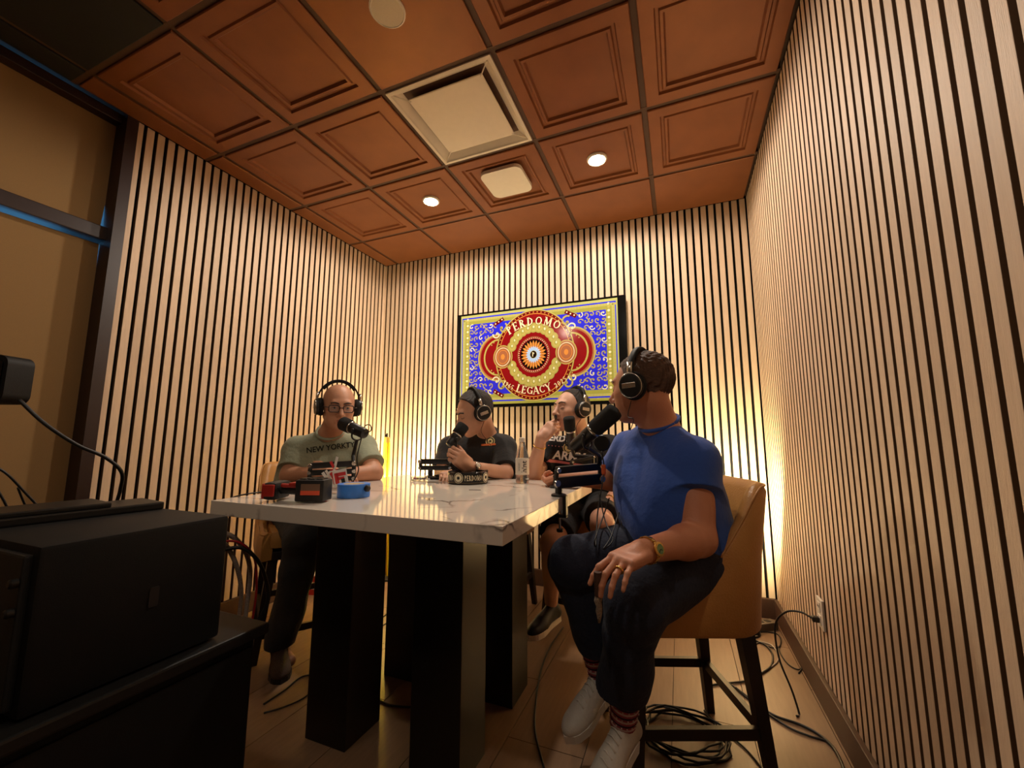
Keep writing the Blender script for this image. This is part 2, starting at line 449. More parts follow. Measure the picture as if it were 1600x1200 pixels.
for sx in (-1, 1):
    for sy in (-1, 1):   # corner scroll brackets
        curl(sx*.28, sy*.25, .05, 1, sx*sy, GOLD, .014, 12); curl(sx*.33, sy*.20, .04, 3, -sx*sy, CREAM, .012, 12)
        stroke([(sx*.27, sy*.335), (sx*.36, sy*.285)], .03, DRED, 11)
        for q in range(3): lay(ell(sx*(.285+.03*q), sy*(.327-.016*q), .007, .007, 6), CREAM, 13)
    for q in range(5):   # dotted side bands
        for sy in (-1, 1):
            lay(ell(sx*(.30+.02*q), sy*(.19-.02*q), .006, .006, 6), GOLD, 12)
    lay(ell(sx*.275, 0, .088, .1), GOLD, 12); lay(ell(sx*.275, 0, .080, .092), BRZ, 13); annulus(sx*.275, 0, .068, .08, .006, CREAM, 14, 32)
    annulus(sx*.275, 0, .05, .06, .005, ORG, 14, 32); lay(ell(sx*.275, 0, .018, .024), ORG, 15)
for k in range(26):      # ring of coins
    a = 2*PI*(k+.5)/26
    if abs(math.sin(a)) < .3: continue
    cu, cv = .206*math.cos(a), .228*math.sin(a)
    lay(ell(cu, cv, .041, .043, 20), GOLD, 12+(k % 2)*3); annulus(cu, cv, .037, .039, .0035, OLIVE, 13+(k % 2)*3, 16)
    lay(ell(cu, cv+.004, .014, .019, 10), OLIVE, 13+(k % 2)*3); lay(ell(cu+.002, cv+.006, .008, .012, 8), CREAM, 14+(k % 2)*3)
lay(ell(0, 0, .140, .152), BRZ, 20); lay(ell(0, 0, .134, .146), RED, 21)
for k in range(48):
    a = 2*PI*k/48; lay(ell(.128*math.cos(a), .139*math.sin(a), .0045, .0045, 6), CREAM, 22)
lay(ell(0, 0, .116, .128), BLK, 22)
for k in range(24):
    a = 2*PI*k/24; c1, s1 = math.cos(a), math.sin(a); d = .13
    lay([(.05*math.cos(a-d), .055*math.sin(a-d)), (.088*math.cos(a-d*.8), .097*math.sin(a-d*.8)), (.110*c1, .121*s1), (.088*math.cos(a+d*.8), .097*math.sin(a+d*.8)), (.05*math.cos(a+d), .055*math.sin(a+d))], ORG, 23)
for k in range(20):
    a = 2*PI*k/20; c1, s1 = math.cos(a), math.sin(a); d = .15
    lay([(.02*math.cos(a-d), .02*math.sin(a-d)), (.052*math.cos(a-d), .057*math.sin(a-d)), (.068*c1, .074*s1), (.052*math.cos(a+d), .057*math.sin(a+d)), (.02*math.cos(a+d), .02*math.sin(a+d))], PBL, 24)
lay(ell(0, 0, .03, .033), BLK, 25); annulus(0, 0, .03, .033, .003, GOLD, 26, 24)
art.build('screen_picture', TM, tv)['kind'] = 'stuff'

def text_mesh(s, size, extr=0, bold=0, shear=0):
    cu = bpy.data.curves.new('text', 'FONT'); cu.body = s; cu.size = size; cu.extrude = extr; cu.offset = bold; cu.shear = shear
    cu.align_x = 'CENTER'; cu.resolution_u = 3
    o = bpy.data.objects.new('tmp', cu); C.objects.link(o)
    dg = bpy.context.evaluated_depsgraph_get(); dg.update()
    me = bpy.data.meshes.new_from_object(o.evaluated_get(dg))
    bpy.data.objects.remove(o); bpy.data.curves.remove(cu)
    vs = [v.co.copy() for v in me.vertices]; fs = [tuple(p.vertices) for p in me.polygons]
    bpy.data.meshes.remove(me)
    return vs, fs
# a small roman letterform set: strokes (x0,y0,x1,y1,thickness) and arcs, unit height
def serif_letter(ch):
    th, tn, sf = .19, .085, .045
    S = []
    def st(x0, y0, x1, y1, w): S.append(('s', x0, y0, x1, y1, w))
    def sr(x, y, w=.17): S.append(('s', x-w, y, x+w, y, sf*1.3))
    def arc(cx, cy, rx, ry, a0, a1, w): S.append(('a', cx, cy, rx, ry, a0, a1, w))
    w = .7
    if ch in 'PRD':
        st(.18, 0, .18, 1, th); sr(.18, 0); sr(.18, .98)
        if ch == 'D': arc(.24, .5, .5, .46, -90, 90, th*.9); w = .86
        else:
            arc(.28, .74, .30, .23, -90, 90, th*.85); st(.18, .97, .3, .97, tn); st(.18, .51, .3, .51, tn)
            if ch == 'R': st(.34, .5, .66, .02, th); sr(.7, .0, .12); w = .84
    elif ch in 'EL':
        st(.18, 0, .18, 1, th); sr(.18, 0); sr(.18, .98); st(.18, .03, .62, .03, tn); st(.62, 0, .62, .2, tn)
        if ch == 'E': st(.18, .97, .58, .97, tn); st(.58, 1, .58, .8, tn); st(.18, .51, .48, .51, tn); st(.48, .62, .48, .4, tn*.8)
    elif ch == 'O': arc(.48, .5, .40, .46, 0, 360, th*.8); w = .96
    elif ch == '0': arc(.33, .5, .24, .46, 0, 360, th*.7); w = .66
    elif ch in 'GC':
        arc(.48, .5, .40, .46, 45, 320, th*.85); st(.76, .98, .76, .72, tn); w = .9
        if ch == 'G': st(.76, .05, .76, .42, th*.9); sr(.72, .44)
    elif ch == 'M':
        st(.14, 0, .18, 1, tn); st(.18, 1, .5, .1, th); st(.5, .1, .82, 1, tn); st(.84, 0, .82, 1, th); sr(.14, 0, .13); sr(.86, 0); sr(.12, .98, .1); sr(.88, .98, .1); w = 1.02
    elif ch == 'A': st(.08, 0, .4, 1, tn); st(.4, 1, .74, 0, th); st(.2, .34, .62, .34, tn); sr(.08, 0, .12); sr(.74, 0, .15); w = .82
    elif ch == 'Y': st(.38, .45, .08, 1, th); st(.38, .45, .68, 1, tn); st(.38, 0, .38, .48, th); sr(.38, 0); sr(.08, .98, .14); sr(.68, .98, .12); w = .76
    elif ch == '1': st(.25, 0, .25, 1, th); sr(.25, 0); st(.08, .84, .25, .98, tn); w = .46
    elif ch == '9': arc(.32, .7, .2, .27, 0, 360, th*.65); st(.54, .7, .3, .02, th*.7); w = .64
    elif ch == '6': arc(.32, .3, .2, .27, 0, 360, th*.65); st(.1, .3, .36, .98, th*.7); w = .64
    elif ch == '5': st(.16, .96, .52, .96, th*.6); st(.16, .96, .14, .56, tn); arc(.28, .32, .24, .28, -130, 110, th*.7); w = .62
    elif ch == '2': arc(.3, .7, .2, .26, -30, 170, th*.7); st(.47, .58, .1, .06, th*.65); st(.08, .05, .56, .05, th*.6); w = .64
    else: w = .4
    return S, w
def serif_text(s, place, size, emit, gap=.08):
    "place(x) -> (origin, angle) along the line; emit(polygon)"
    items = [serif_letter(c) for c in s]; tot = sum(i[1]+gap for i in items)-gap
    x = -tot*size/2
    for S, w in items:
        (ox, oy), ang = place(x+w*size/2)
        ca, sa = math.cos(ang), math.sin(ang)
        def tr(px, py):
            px = (px-w/2)*size; py = py*size
            return (ox+px*ca-py*sa, oy+px*sa+py*ca)
        for q in S:
            if q[0] == 's':
                a = Vector(q[1:3]); b = Vector(q[3:5]); d = b-a
                nn = Vector((-d.y, d.x)).normalized()*q[5]/2
                emit([tr(*(a-nn)), tr(*(b-nn)), tr(*(b+nn)), tr(*(a+nn))])
            else:
                _, cx, cy, rx, ry, a0, a1, ww = q; n = 14
                for k in range(n):
                    t = [math.radians(a0+(a1-a0)*(k+j)/n) for j in (0, 1)]
                    emit([tr(cx+rx*math.cos(t[0]), cy+ry*math.sin(t[0])), tr(cx+rx*math.cos(t[1]), cy+ry*math.sin(t[1])),
                          tr(cx+(rx-ww)*math.cos(t[1]), cy+(ry-ww*.5)*math.sin(t[1])), tr(cx+(rx-ww)*math.cos(t[0]), cy+(ry-ww*.5)*math.sin(t[0]))])
        x += (w+gap)*size
lt = MB()
def emit_tv(poly):
    lt.add([(u-.010, -.0245, v+.004) for u, v in poly], [tuple(range(len(poly)))])
R1 = .40
serif_text('PERDOMO', lambda x: ((R1*math.sin(x/R1), .248-R1+R1*math.cos(x/R1)), -x/R1), .070, emit_tv)
R2 = .40
serif_text('LEGACY', lambda x: ((R2*math.sin(x/R2), -.328+R2-R2*math.cos(x/R2)), x/R2), .062, emit_tv)
for wd_, cu_, cv_, an_ in (('1965', -.232, -.262, -.55), ('2025', .236, -.258, .55)):
    serif_text(wd_, lambda x: ((cu_+x*math.cos(an_), cv_+x*math.sin(an_)), an_), .040, emit_tv)
serif_text('P', lambda x: ((x, -.016), 0), .034, emit_tv)
lt.build('screen_lettering', TM[CREAM], tv)['kind'] = 'stuff'

# ------------------------------------------------------------------ table
def marble():
    m = bpy.data.materials.new('white_marble'); m.use_nodes = True; nt = m.node_tree; N = nt.nodes; L = nt.links
    b = N['Principled BSDF']; b.inputs['Roughness'].default_value = .07; b.inputs['Specular IOR Level'].default_value = .6
    tc = N.new('ShaderNodeTexCoord'); n1 = N.new('ShaderNodeTexNoise'); n1.inputs['Scale'].default_value = 2.3; n1.inputs['Detail'].default_value = 6
    L.new(tc.outputs['Object'], n1.inputs[0])
    mx = N.new('ShaderNodeMix'); mx.data_type = 'RGBA'; mx.inputs[0].default_value = .35
    L.new(tc.outputs['Object'], mx.inputs[6]); L.new(n1.outputs['Color'], mx.inputs[7])
    v = N.new('ShaderNodeTexVoronoi'); v.feature = 'DISTANCE_TO_EDGE'; v.inputs['Scale'].default_value = 3.1
    L.new(mx.outputs[2], v.inputs['Vector'])
    r = N.new('ShaderNodeValToRGB'); r.color_ramp.elements[0].position = 0; r.color_ramp.elements[0].color = (*sg(120, 106, 98), 1)
    r.color_ramp.elements[1].position = .022; r.color_ramp.elements[1].color = (*sg(226, 216, 204), 1)
    L.new(v.outputs[0], r.inputs[0])
    n2 = N.new('ShaderNodeTexNoise'); n2.inputs['Scale'].default_value = 3.5
    L.new(tc.outputs['Object'], n2.inputs[0])
    rr = N.new('ShaderNodeValToRGB'); rr.color_ramp.elements[0].position = .48; rr.color_ramp.elements[1].position = .60
    L.new(n2.outputs['Fac'], rr.inputs[0])
    m2 = N.new('ShaderNodeMix'); m2.data_type = 'RGBA'; m2.inputs[6].default_value = (*sg(226, 216, 204), 1)
    L.new(rr.outputs[0], m2.inputs[0]); L.new(r.outputs[0], m2.inputs[7]); L.new(m2.outputs[2], b.inputs['Base Color'])
    return m
M['marble'] = marble()
TX0, TX1, TY0, TY1, TZ, TT = .258, 1.468, -1.638, -.42, .90, .052
table = thing('meeting_table', 'square counter-height table with a thick white marble top and dark pillars', 'table', ((TX0+TX1)/2, (TY0+TY1)/2, 0))
tl = table.location
MB().box((0, 0, TZ-TT/2), (TX1-TX0, TY1-TY0, TT), bev=.002).build('tabletop', M['marble'], table)
MB().box((0, 0, TZ-TT-.012), (.86, .86, .024)).build('support_frame', M['tableleg'], table)
for lx, ly in ((.64, -1.295), (1.115, -1.295), (.64, -.84), (1.115, -.84)):
    MB().box((lx-tl.x, ly-tl.y, (TZ-TT-.024)/2), (.195, .19, TZ-TT-.024), bev=.002).build('leg', M['tableleg'], table)

# ------------------------------------------------------------------ bar stools
def make_stool(label, loc, rz, src=None):
    if src is not None:
        t = copy_tree(src); t['label'] = label; t.location = loc; t.rotation_euler = (0, 0, rz); return t
    t = thing('bar_stool', label, 'stool', loc, rz, 'tan leather stools round the table')
    # local: facing +x
    # wrap-round shell
    path = []
    hx, hy, rc = .245, .255, .13
    path.append((.24, -hy+.02))
    for k in range(5): path.append((.20-.065*k*1.0, -hy))
    for k in range(7):
        a = math.radians(-90-90*k/6); path.append((-hx+rc+rc*math.cos(a), -hy+rc+rc*math.sin(a)))
    path += [(-hx, -.06), (-hx, 0)]
    full = path+[(x, -y) for x, y in path[::-1][1:]]
    def top(x):
        s = min(1, max(0, (x+.20)/.20)); s = s*s*(3-2*s)
        return .985*(1-s)+(.665-.10*max(0, x))*s
    vs = []; fs = []; cols = []
    for i, (x, y) in enumerate(full):
        a = Vector(full[max(i-1, 0)]); b = Vector(full[min(i+1, len(full)-1)]); d = (b-a).normalized(); n_ = Vector((d.y, -d.x))  # outward
        if n_.dot(Vector((x-.05, y))) < 0: n_ = -n_
        zt = top(x); zb = .50; th = .048
        col = []
        flare = lambda z: max(0, (z-.62))*.16*(1 if x < -.1 else .25)
        prof = [(-.004, zb), (.006, zb+.012), (.006, (zb+zt)/2), (.004, zt-.03), (-.008, zt-.008), (-.024, zt), (-.040, zt-.008), (-.052, zt-.03), (-.054, (zb+zt)/2), (-.05, zb)]
        for (o_, z) in prof:
            fl = flare(z)
            p = Vector((x, y))+n_*o_+Vector((-1, 0))*fl
            vs.append((p.x, p.y, z))
    npf = 10
    for i in range(len(full)-1):
        for k in range(npf):
            k2 = (k+1) % npf; fs.append((i*npf+k, (i+1)*npf+k, (i+1)*npf+k2, i*npf+k2))
    fs.append(tuple(range(npf))); fs.append(tuple((len(full)-1)*npf+k for k in range(npf))[::-1])
    mb = MB().add(vs, fs); sh = mb.build('backrest', M['leather'], t, smooth=50)
    # piping along the rim
    pp = []
    for i, (x, y) in enumerate(full):
        z = top(x); fl = max(0, (z-.62))*.16*(1 if x < -.1 else .25)
        a = Vector(full[max(i-1, 0)]); b = Vector(full[min(i+1, len(full)-1)]); d = (b-a).normalized(); n_ = Vector((d.y, -d.x))
        if n_.dot(Vector((x-.05, y))) < 0: n_ = -n_
        q = Vector((x, y))+n_*-.004; pp.append((q.x-fl, q.y, z-.010))
    MB().tube(spline(pp, 3), .004, 6).build('piping', M['leather'], sh, smooth=True)
    MB().box((.0, 0, .60), (.47, .415, .10), bev=.035).build('seat', M['leather'], t, smooth=40)
    MB().box((.0, 0, .515), (.43, .43, .045), bev=.004).build('seat_frame', M['stoolwood'], t)
    ft = {(1, 1): (.215, .235), (1, -1): (.215, -.235), (-1, 1): (-.225, .225), (-1, -1): (-.225, -.225)}
    for (sx, sy), (fx, fy) in ft.items():
        txx, tyy = sx*.178, sy*.180; vs = []
        for (cx, cy, z, r) in ((fx, fy, 0, .015), (txx, tyy, .50, .024)):
            vs += [(cx-r, cy-r, z), (cx+r, cy-r, z), (cx+r, cy+r, z), (cx-r, cy+r, z)]
        MB().add(vs, [(0, 3, 2, 1), (4, 5, 6, 7), (0, 1, 5, 4), (1, 2, 6, 5), (2, 3, 7, 6), (3, 0, 4, 7)]).build('leg', M['stoolwood'], t)
    def p_at(sx, sy, z):
        fx, fy = ft[(sx, sy)]; f = z/.5; return Vector((fx*(1-f)+sx*.185*f, fy*(1-f)+sy*.19*f, z))
    for a, b, z in (((1, 1), (1, -1), .13), ((-1, 1), (-1, -1), .20), ((1, 1), (-1, 1), .20), ((1, -1), (-1, -1), .20)):
        A, B = p_at(*a, z), p_at(*b, z); d = B-A
        MB().box((A+B)/2, (d.length, .020, .034), rot=Matrix.Rotation(math.atan2(d.y, d.x), 3, 'Z')).build('stretcher', M['stoolwood'], t)
    return t
fz = math.atan2(-.37, -.93)
stool = make_stool('tan leather bar stool under the man in the blue T-shirt', (1.86, -.925, 0), fz)
make_stool('tan leather bar stool under the man in the green T-shirt', (-.17, -.80, 0), math.radians(-34), stool)
make_stool('tan leather bar stool under the man in the black polo shirt', (.70, -.05, 0), math.radians(-93), stool)
make_stool('tan leather bar stool under the man in the black T-shirt', (1.34, .12, 0), math.radians(-100), stool)

# ------------------------------------------------------------------ black cabinet, loudspeaker and what is on it
cab = thing('equipment_cabinet', 'low black equipment cabinet in the left foreground carrying the loudspeaker', 'cabinet', (.40, -2.35, 0))
MB().box((0, 0, .585), (.76, 1.16, .03), bev=.006).build('cabinet_top', M['black'], cab)
MB().box((0, 0, .30), (.72, 1.10, .54), bev=.004).build('body', M['blackmatte'], cab)
for s in (-1, 1):
    d_ = MB().box((.364, s*.275, .30), (.012, .53, .50), bev=.003).build('door', M['blackmatte'], cab)
    MB().tube([(.372, s*.04, .26), (.392, s*.04, .27), (.392, s*.04, .37), (.372, s*.04, .38)], .005, 8).build('handle', M['black'], d_)
for sx in (-1, 1):
    for sy in (-1, 1): MB().lathe([(.02, .0), (.024, .03)], c=(sx*.3, sy*.48, 0), n=12).build('foot', M['black'], cab)
spk = thing('loudspeaker', 'large black loudspeaker cabinet lying on the equipment cabinet', 'speaker', (.49, -2.075, .60))
MB().box((0, 0, .163), (.50, .372, .318), bev=.010).build('enclosure', M['blackmatte'], spk, smooth=30)
MB().box((0, -.192, .163), (.46, .014, .285), bev=.005).build('grille', mat('speaker_grille', sg(22, 22, 22), .5, scale=900, var=.4, bump=.4, bscale=900), spk)
MB().box((0, -.2, .163), (.03, .006, .03), bev=.003).build('badge', M['chrome'], spk)
for zz in (.10, .155): MB().lathe([(.009, 0), (.009, .010), (.006, .013)], c=(.22, -.200, zz+.10), axis=(0, -1, 0), n=16).build('knob', M['black'], spk, smooth=30)
for q in (-.06, .06): MB().box((q, .190, .2), (.05, .012, .05), bev=.004).build('rear_plate', M['black'], spk)
for sx in (-1, 1):
    for sy in (-1, 1): MB().lathe([(.012, 0), (.014, .006)], c=(sx*.2, sy*.15, 0), n=10).build('foot', M['rubber'], spk)
MB().prism(rrect(.045, .02, .004, 3), 0, .0015, Matrix.Translation((.2505, .02, .16)) @ Matrix.Rotation(PI/2, 4, 'Y')).build('side_logo_plate', mat('dull_plate', sg(32, 28, 29), .4), spk)
tr = thing('flat_case', 'slim black case lying on top of the loudspeaker', 'case', (.36, -2.06, .922), math.radians(82))
MB().box((0, 0, .011), (.34, .16, .022), bev=.005).build('lower_shell', M['black'], tr)
MB().box((-.06, 0, .028), (.22, .155, .014), bev=.004).build('lid', M['black'], tr)
MB().box((-.06, .080, .020), (.2, .003, .004)).build('edge_strip', M['chrome'], tr)
# monitor/camera light at the left edge, on a stand behind the loudspeaker
mp = at(-18, 594, 1.25)
ml = thing('camera_monitor', 'rounded black camera monitor on a stand at the far left', 'monitor', (mp.x, mp.y, 0))
MB().prism(rrect(.19, .145, .028), -.035, .035, Matrix.Translation((0, 0, mp.z)) @ Matrix.Rotation(math.radians(22), 4, 'Z') @ Matrix.Rotation(PI/2, 4, 'X')).build('housing', M['blackmatte'], ml, smooth=35)
MB().prism(rrect(.165, .12, .018), .035, .038, Matrix.Translation((0, 0, mp.z)) @ Matrix.Rotation(math.radians(22), 4, 'Z') @ Matrix.Rotation(PI/2, 4, 'X')).build('screen', M['screenoff'], ml)
MB().tube([(0, 0, .02), (0, 0, mp.z-.07)], .014, 12).build('pole', M['metalblk'], ml)
MB().lathe([(.15, 0), (.15, .012), (.02, .022)], n=28).build('base', M['metalblk'], ml)
def cable(name, pts, r, m, label, cat='cable', group=None, n=8, seg=8):
    o = MB().tube(spline(pts, seg), r, n).build(name, m, smooth=True); tag(o, label, cat, group); return o
cable('monitor_cable', [at(30, 625, 1.24), at(70, 662, 1.26), at(120, 695, 1.3), at(165, 715, 1.35), at(190, 738, 1.38), at(188, 765, 1.4), at(180, 795, 1.42), at(178, 830, 1.45)], .0055, M['rubber'], 'thick black cable drooping from the camera monitor to behind the loudspeaker')
cable('thin_cable', [at(-15, 725, 1.25), at(10, 740, 1.27), at(35, 765, 1.3), at(68, 802, 1.34), at(80, 830, 1.38)], .0035, M['rubber'], 'thin dark cable curving down at the left edge, in front of the lower shade')
cable('thin_cable', [at(-20, 745, 1.3), at(2, 775, 1.32), at(18, 808, 1.34), at(25, 830, 1.38)], .0035, M['rubber'], 'leftmost thin dark cable beside the drooping one, at the lower left edge')
cable('thin_cable', [at(28, 762, 1.31), at(36, 782, 1.33), at(47, 806, 1.35), at(52, 825, 1.38)], .003, M['rubber'], 'short dark cable branching between two thin cables at the left edge')

# ------------------------------------------------------------------ corner uplighters
for nm, lx, ly, lb in (('r', 2.22, .24, 'short black uplighter glowing in the right back corner'), ('l', -.34, .20, 'short black uplighter glowing in the left back corner')):
    t = thing('floor_uplight', lb, 'lamp', (lx, ly, 0))
    MB().lathe([(.09, 0), (.09, .012), (.02, .02)], n=24).build('base', M['metalblk'], t)
    MB().tube([(0, 0, .015), (0, 0, .56)], .010, 10).build('pole', M['metalblk'], t)
    MB().lathe([(.03, .54), (.05, .60), (.046, .60), (.03, .56)], n=20).build('shade', M['metalblk'], t)
    MB().lathe([(.03, .572), (.042, .590), (.02, .596)], n=20).build('bulb', mat('warm_bulb', (1, .85, .5), .5, emis=(1, .8, .45), estr=14), t)
# ------------------------------------------------------------------ signed-distance sculpting for people and clothes
def V(*a): return Vector(a)
class Sculpt:
    def __init__(s, h): s.h = h; s.P = []
    def cap(s, a, b, ra, rb=None, k=.01, sub=False, clip=None):
        rb = ra if rb is None else rb; a = Vector(a); b = Vector(b)
        R = max(ra, rb); lo = [min(a[i], b[i])-R for i in range(3)]; hi = [max(a[i], b[i])+R for i in range(3)]
        s.P.append(('c', (np.array(a), np.array(b), ra, rb, clip), k, sub, lo, hi)); return s
    def ell(s, c, r, rot=None, k=.01, sub=False, clip=None):
        c = Vector(c); m = max(r)
        s.P.append(('e', (np.array(c), np.array(r), np.array(rot) if rot is not None else np.eye(3), clip), k, sub, [c[i]-m for i in range(3)], [c[i]+m for i in range(3)])); return s
    def box(s, c, hf, r, rot=None, k=.01, sub=False, clip=None):
        c = Vector(c); m = math.sqrt(sum(x*x for x in hf))+r
        s.P.append(('b', (np.array(c), np.array(hf), r, np.array(rot) if rot is not None else np.eye(3), clip), k, sub, [c[i]-m for i in range(3)], [c[i]+m for i in range(3)])); return s
    def fn(s, f, c, m, k=.01, sub=False):
        c = Vector(c); s.P.append(('f', f, k, sub, [c[i]-m for i in range(3)], [c[i]+m for i in range(3)])); return s
    def mesh(s, disp=None, cut=None):
        h = s.h; mar = h*3
        lo = np.min([p[4] for p in s.P if not p[3]], 0)-mar-h*2; hi = np.max([p[5] for p in s.P if not p[3]], 0)+mar+h*2
        n = np.ceil((hi-lo)/h).astype(int)+1
        F = np.full(n, .3, np.float32)
        ax = [(lo[i]+h*np.arange(n[i])).astype(np.float32) for i in range(3)]
        for (t, q, k, sub, l0, h0) in s.P:
            m = mar+k
            i0 = [max(0, int((l0[i]-m-lo[i])/h)) for i in range(3)]; i1 = [min(n[i], int((h0[i]+m-lo[i])/h)+2) for i in range(3)]
            if any(i1[i] <= i0[i] for i in range(3)): continue
            sl = tuple(slice(i0[i], i1[i]) for i in range(3))
            X = ax[0][sl[0]][:, None, None]; Y = ax[1][sl[1]][None, :, None]; Z = ax[2][sl[2]][None, None, :]
            clip = None
            if t == 'c':
                a, b, ra, rb, clip = q; d = b-a; L2 = max(float(d@d), 1e-9)
                u = ((X-a[0])*d[0]+(Y-a[1])*d[1]+(Z-a[2])*d[2])/L2; u = np.clip(u, 0, 1)
                D = np.sqrt((X-a[0]-u*d[0])**2+(Y-a[1]-u*d[1])**2+(Z-a[2]-u*d[2])**2)-(ra+(rb-ra)*u)
            elif t == 'e':
                c, r, R, clip = q; x, y, z = X-c[0], Y-c[1], Z-c[2]
                l = [x*R[0][i]+y*R[1][i]+z*R[2][i] for i in range(3)]
                k0 = np.sqrt(sum((l[i]/r[i])**2 for i in range(3))); k1 = np.sqrt(sum((l[i]/r[i]**2)**2 for i in range(3)))
                D = k0*(k0-1)/np.maximum(k1, 1e-6)
            elif t == 'b':
                c, hf, rr, R, clip = q; x, y, z = X-c[0], Y-c[1], Z-c[2]
                l = [np.abs(x*R[0][i]+y*R[1][i]+z*R[2][i])-hf[i] for i in range(3)]
                D = np.sqrt(sum(np.maximum(e, 0)**2 for e in l))+np.minimum(np.maximum(np.maximum(l[0], l[1]), l[2]), 0)-rr
            else:
                D = q(X, Y, Z)
            if clip:
                for (pp, nn) in clip:
                    D = np.maximum(D, (X-pp[0])*nn[0]+(Y-pp[1])*nn[1]+(Z-pp[2])*nn[2])
            A = F[sl]; D = D.astype(np.float32)
            if sub:
                D = -D; hh = np.clip(.5-.5*(A-D)/k, 0, 1) if k > 0 else None
                # smooth max
                F[sl] = A*(1-hh)+D*hh+k*hh*(1-hh)
            else:
                hh = np.clip(.5+.5*(A-D)/k, 0, 1); F[sl] = A*(1-hh)+D*hh-k*hh*(1-hh)
        if disp is not None:
            near = np.argwhere(np.abs(F) < .02)
            p = lo+near*h
            F[near[:, 0], near[:, 1], near[:, 2]] += disp(p[:, 0], p[:, 1], p[:, 2]).astype(np.float32)
        if cut is not None:
            X = ax[0][:, None, None]; Y = ax[1][None, :, None]; Z = ax[2][None, None, :]
            F = np.maximum(F, cut(X, Y, Z).astype(np.float32))
        return nets(F, lo, h)
def nets(F, lo, h):
    B = F < 0
    cnt = np.zeros(tuple(np.array(F.shape)-1), np.int8)
    for i in (0, 1):
        for j in (0, 1):
            for k in (0, 1):
                cnt += B[i:F.shape[0]-1+i, j:F.shape[1]-1+j, k:F.shape[2]-1+k]
    act = np.argwhere((cnt > 0) & (cnt < 8))
    idx = np.full(cnt.shape, -1, np.int32); idx[act[:, 0], act[:, 1], act[:, 2]] = np.arange(len(act))
    acc = np.zeros((len(act), 3)); num = np.zeros(len(act))
    cor = [(i, j, k) for i in (0, 1) for j in (0, 1) for k in (0, 1)]
    val = {c: F[act[:, 0]+c[0], act[:, 1]+c[1], act[:, 2]+c[2]].astype(np.float64) for c in cor}
    for c in cor:
        for a in range(3):
            if c[a] == 0:
                e = list(c); e[a] = 1; e = tuple(e)
                f0, f1 = val[c], val[e]; m = (f0 < 0) != (f1 < 0)
                t = np.where(m, f0/np.where(m, f0-f1, 1), 0)
                p = np.array(c, float)[None, :].repeat(len(act), 0); p[:, a] += t
                acc[m] += p[m]; num[m] += 1
    vs = lo+(act+acc/num[:, None])*h
    quads = []
    for a in range(3):
        b, c = (a+1) % 3, (a+2) % 3
        s0 = [slice(1, F.shape[i]-1) for i in range(3)]; s1 = list(s0)
        s0[a] = slice(0, F.shape[a]-1); s1[a] = slice(1, F.shape[a])
        m = B[tuple(s0)] != B[tuple(s1)]
        e = np.argwhere(m); off = np.ones(3, int); off[a] = 0; e = e+off
        ins = B[e[:, 0], e[:, 1], e[:, 2]]
        db = np.zeros(3, int); db[b] = 1; dc = np.zeros(3, int); dc[c] = 1
        g_ = lambda p: idx[p[:, 0], p[:, 1], p[:, 2]]
        q = np.stack([g_(e-db-dc), g_(e-dc), g_(e), g_(e-db)], 1)
        q[~ins] = q[~ins][:, ::-1]
        quads.append(q[(q >= 0).all(1)])
    return vs, np.concatenate(quads)
def mk(name, vq, m, parent=None, off=(0, 0, 0)):
    vs, q = vq; vs = vs-np.array(off)
    me = bpy.data.meshes.new(name)
    me.vertices.add(len(vs)); me.vertices.foreach_set('co', vs.astype(np.float32).ravel())
    me.loops.add(len(q)*4); me.polygons.add(len(q))
    me.loops.foreach_set('vertex_index', q.astype(np.int32).ravel())
    me.polygons.foreach_set('loop_start', np.arange(0, len(q)*4, 4, dtype=np.int32))
    me.update(calc_edges=True); me.validate(); me.shade_smooth(); me.materials.append(m)
    o = bpy.data.objects.new(name, me); C.objects.link(o)
    if parent: o.parent = parent
    return o
def folds(amp, seed, f=1.0, dirs=None):
    r = np.random.RandomState(seed); K = r.normal(size=(7, 3)); K /= np.linalg.norm(K, axis=1)[:, None]
    fr = r.uniform(18, 55, 7)*f; ph = r.uniform(0, 6.3, 7); wv = r.normal(size=(7, 3))*7
    def d(x, y, z):
        s = 0
        for i in range(7):
            wv_ = np.sin(x*wv[i, 0]+y*wv[i, 1]+z*wv[i, 2]+ph[i])
            a = np.sin((K[i, 0]*x+K[i, 1]*y+K[i, 2]*z)*fr[i]+ph[i]+wv_*1.6)
            s = s+np.abs(a)**1.5*np.sign(a)*(.5+.5*wv_)
        return s*amp*.45
    return d
def frame(pos, fwd, up=(0, 0, 1), s=1.0, roll=0):
    y = Vector(fwd).normalized(); x = y.cross(Vector(up)).normalized(); z = x.cross(y)
    if roll:
        q = Matrix.Rotation(roll, 3, y); x = q @ x; z = q @ z
    m = Matrix((x, y, z)).transposed().to_4x4()*1.0
    for i in range(3):
        for j in range(3): m[i][j] *= s
        m[i][3] = pos[i]
    m[3][3] = 1
    return m
def rotof(Mh):
    r = Mh.to_3x3().normalized(); return r

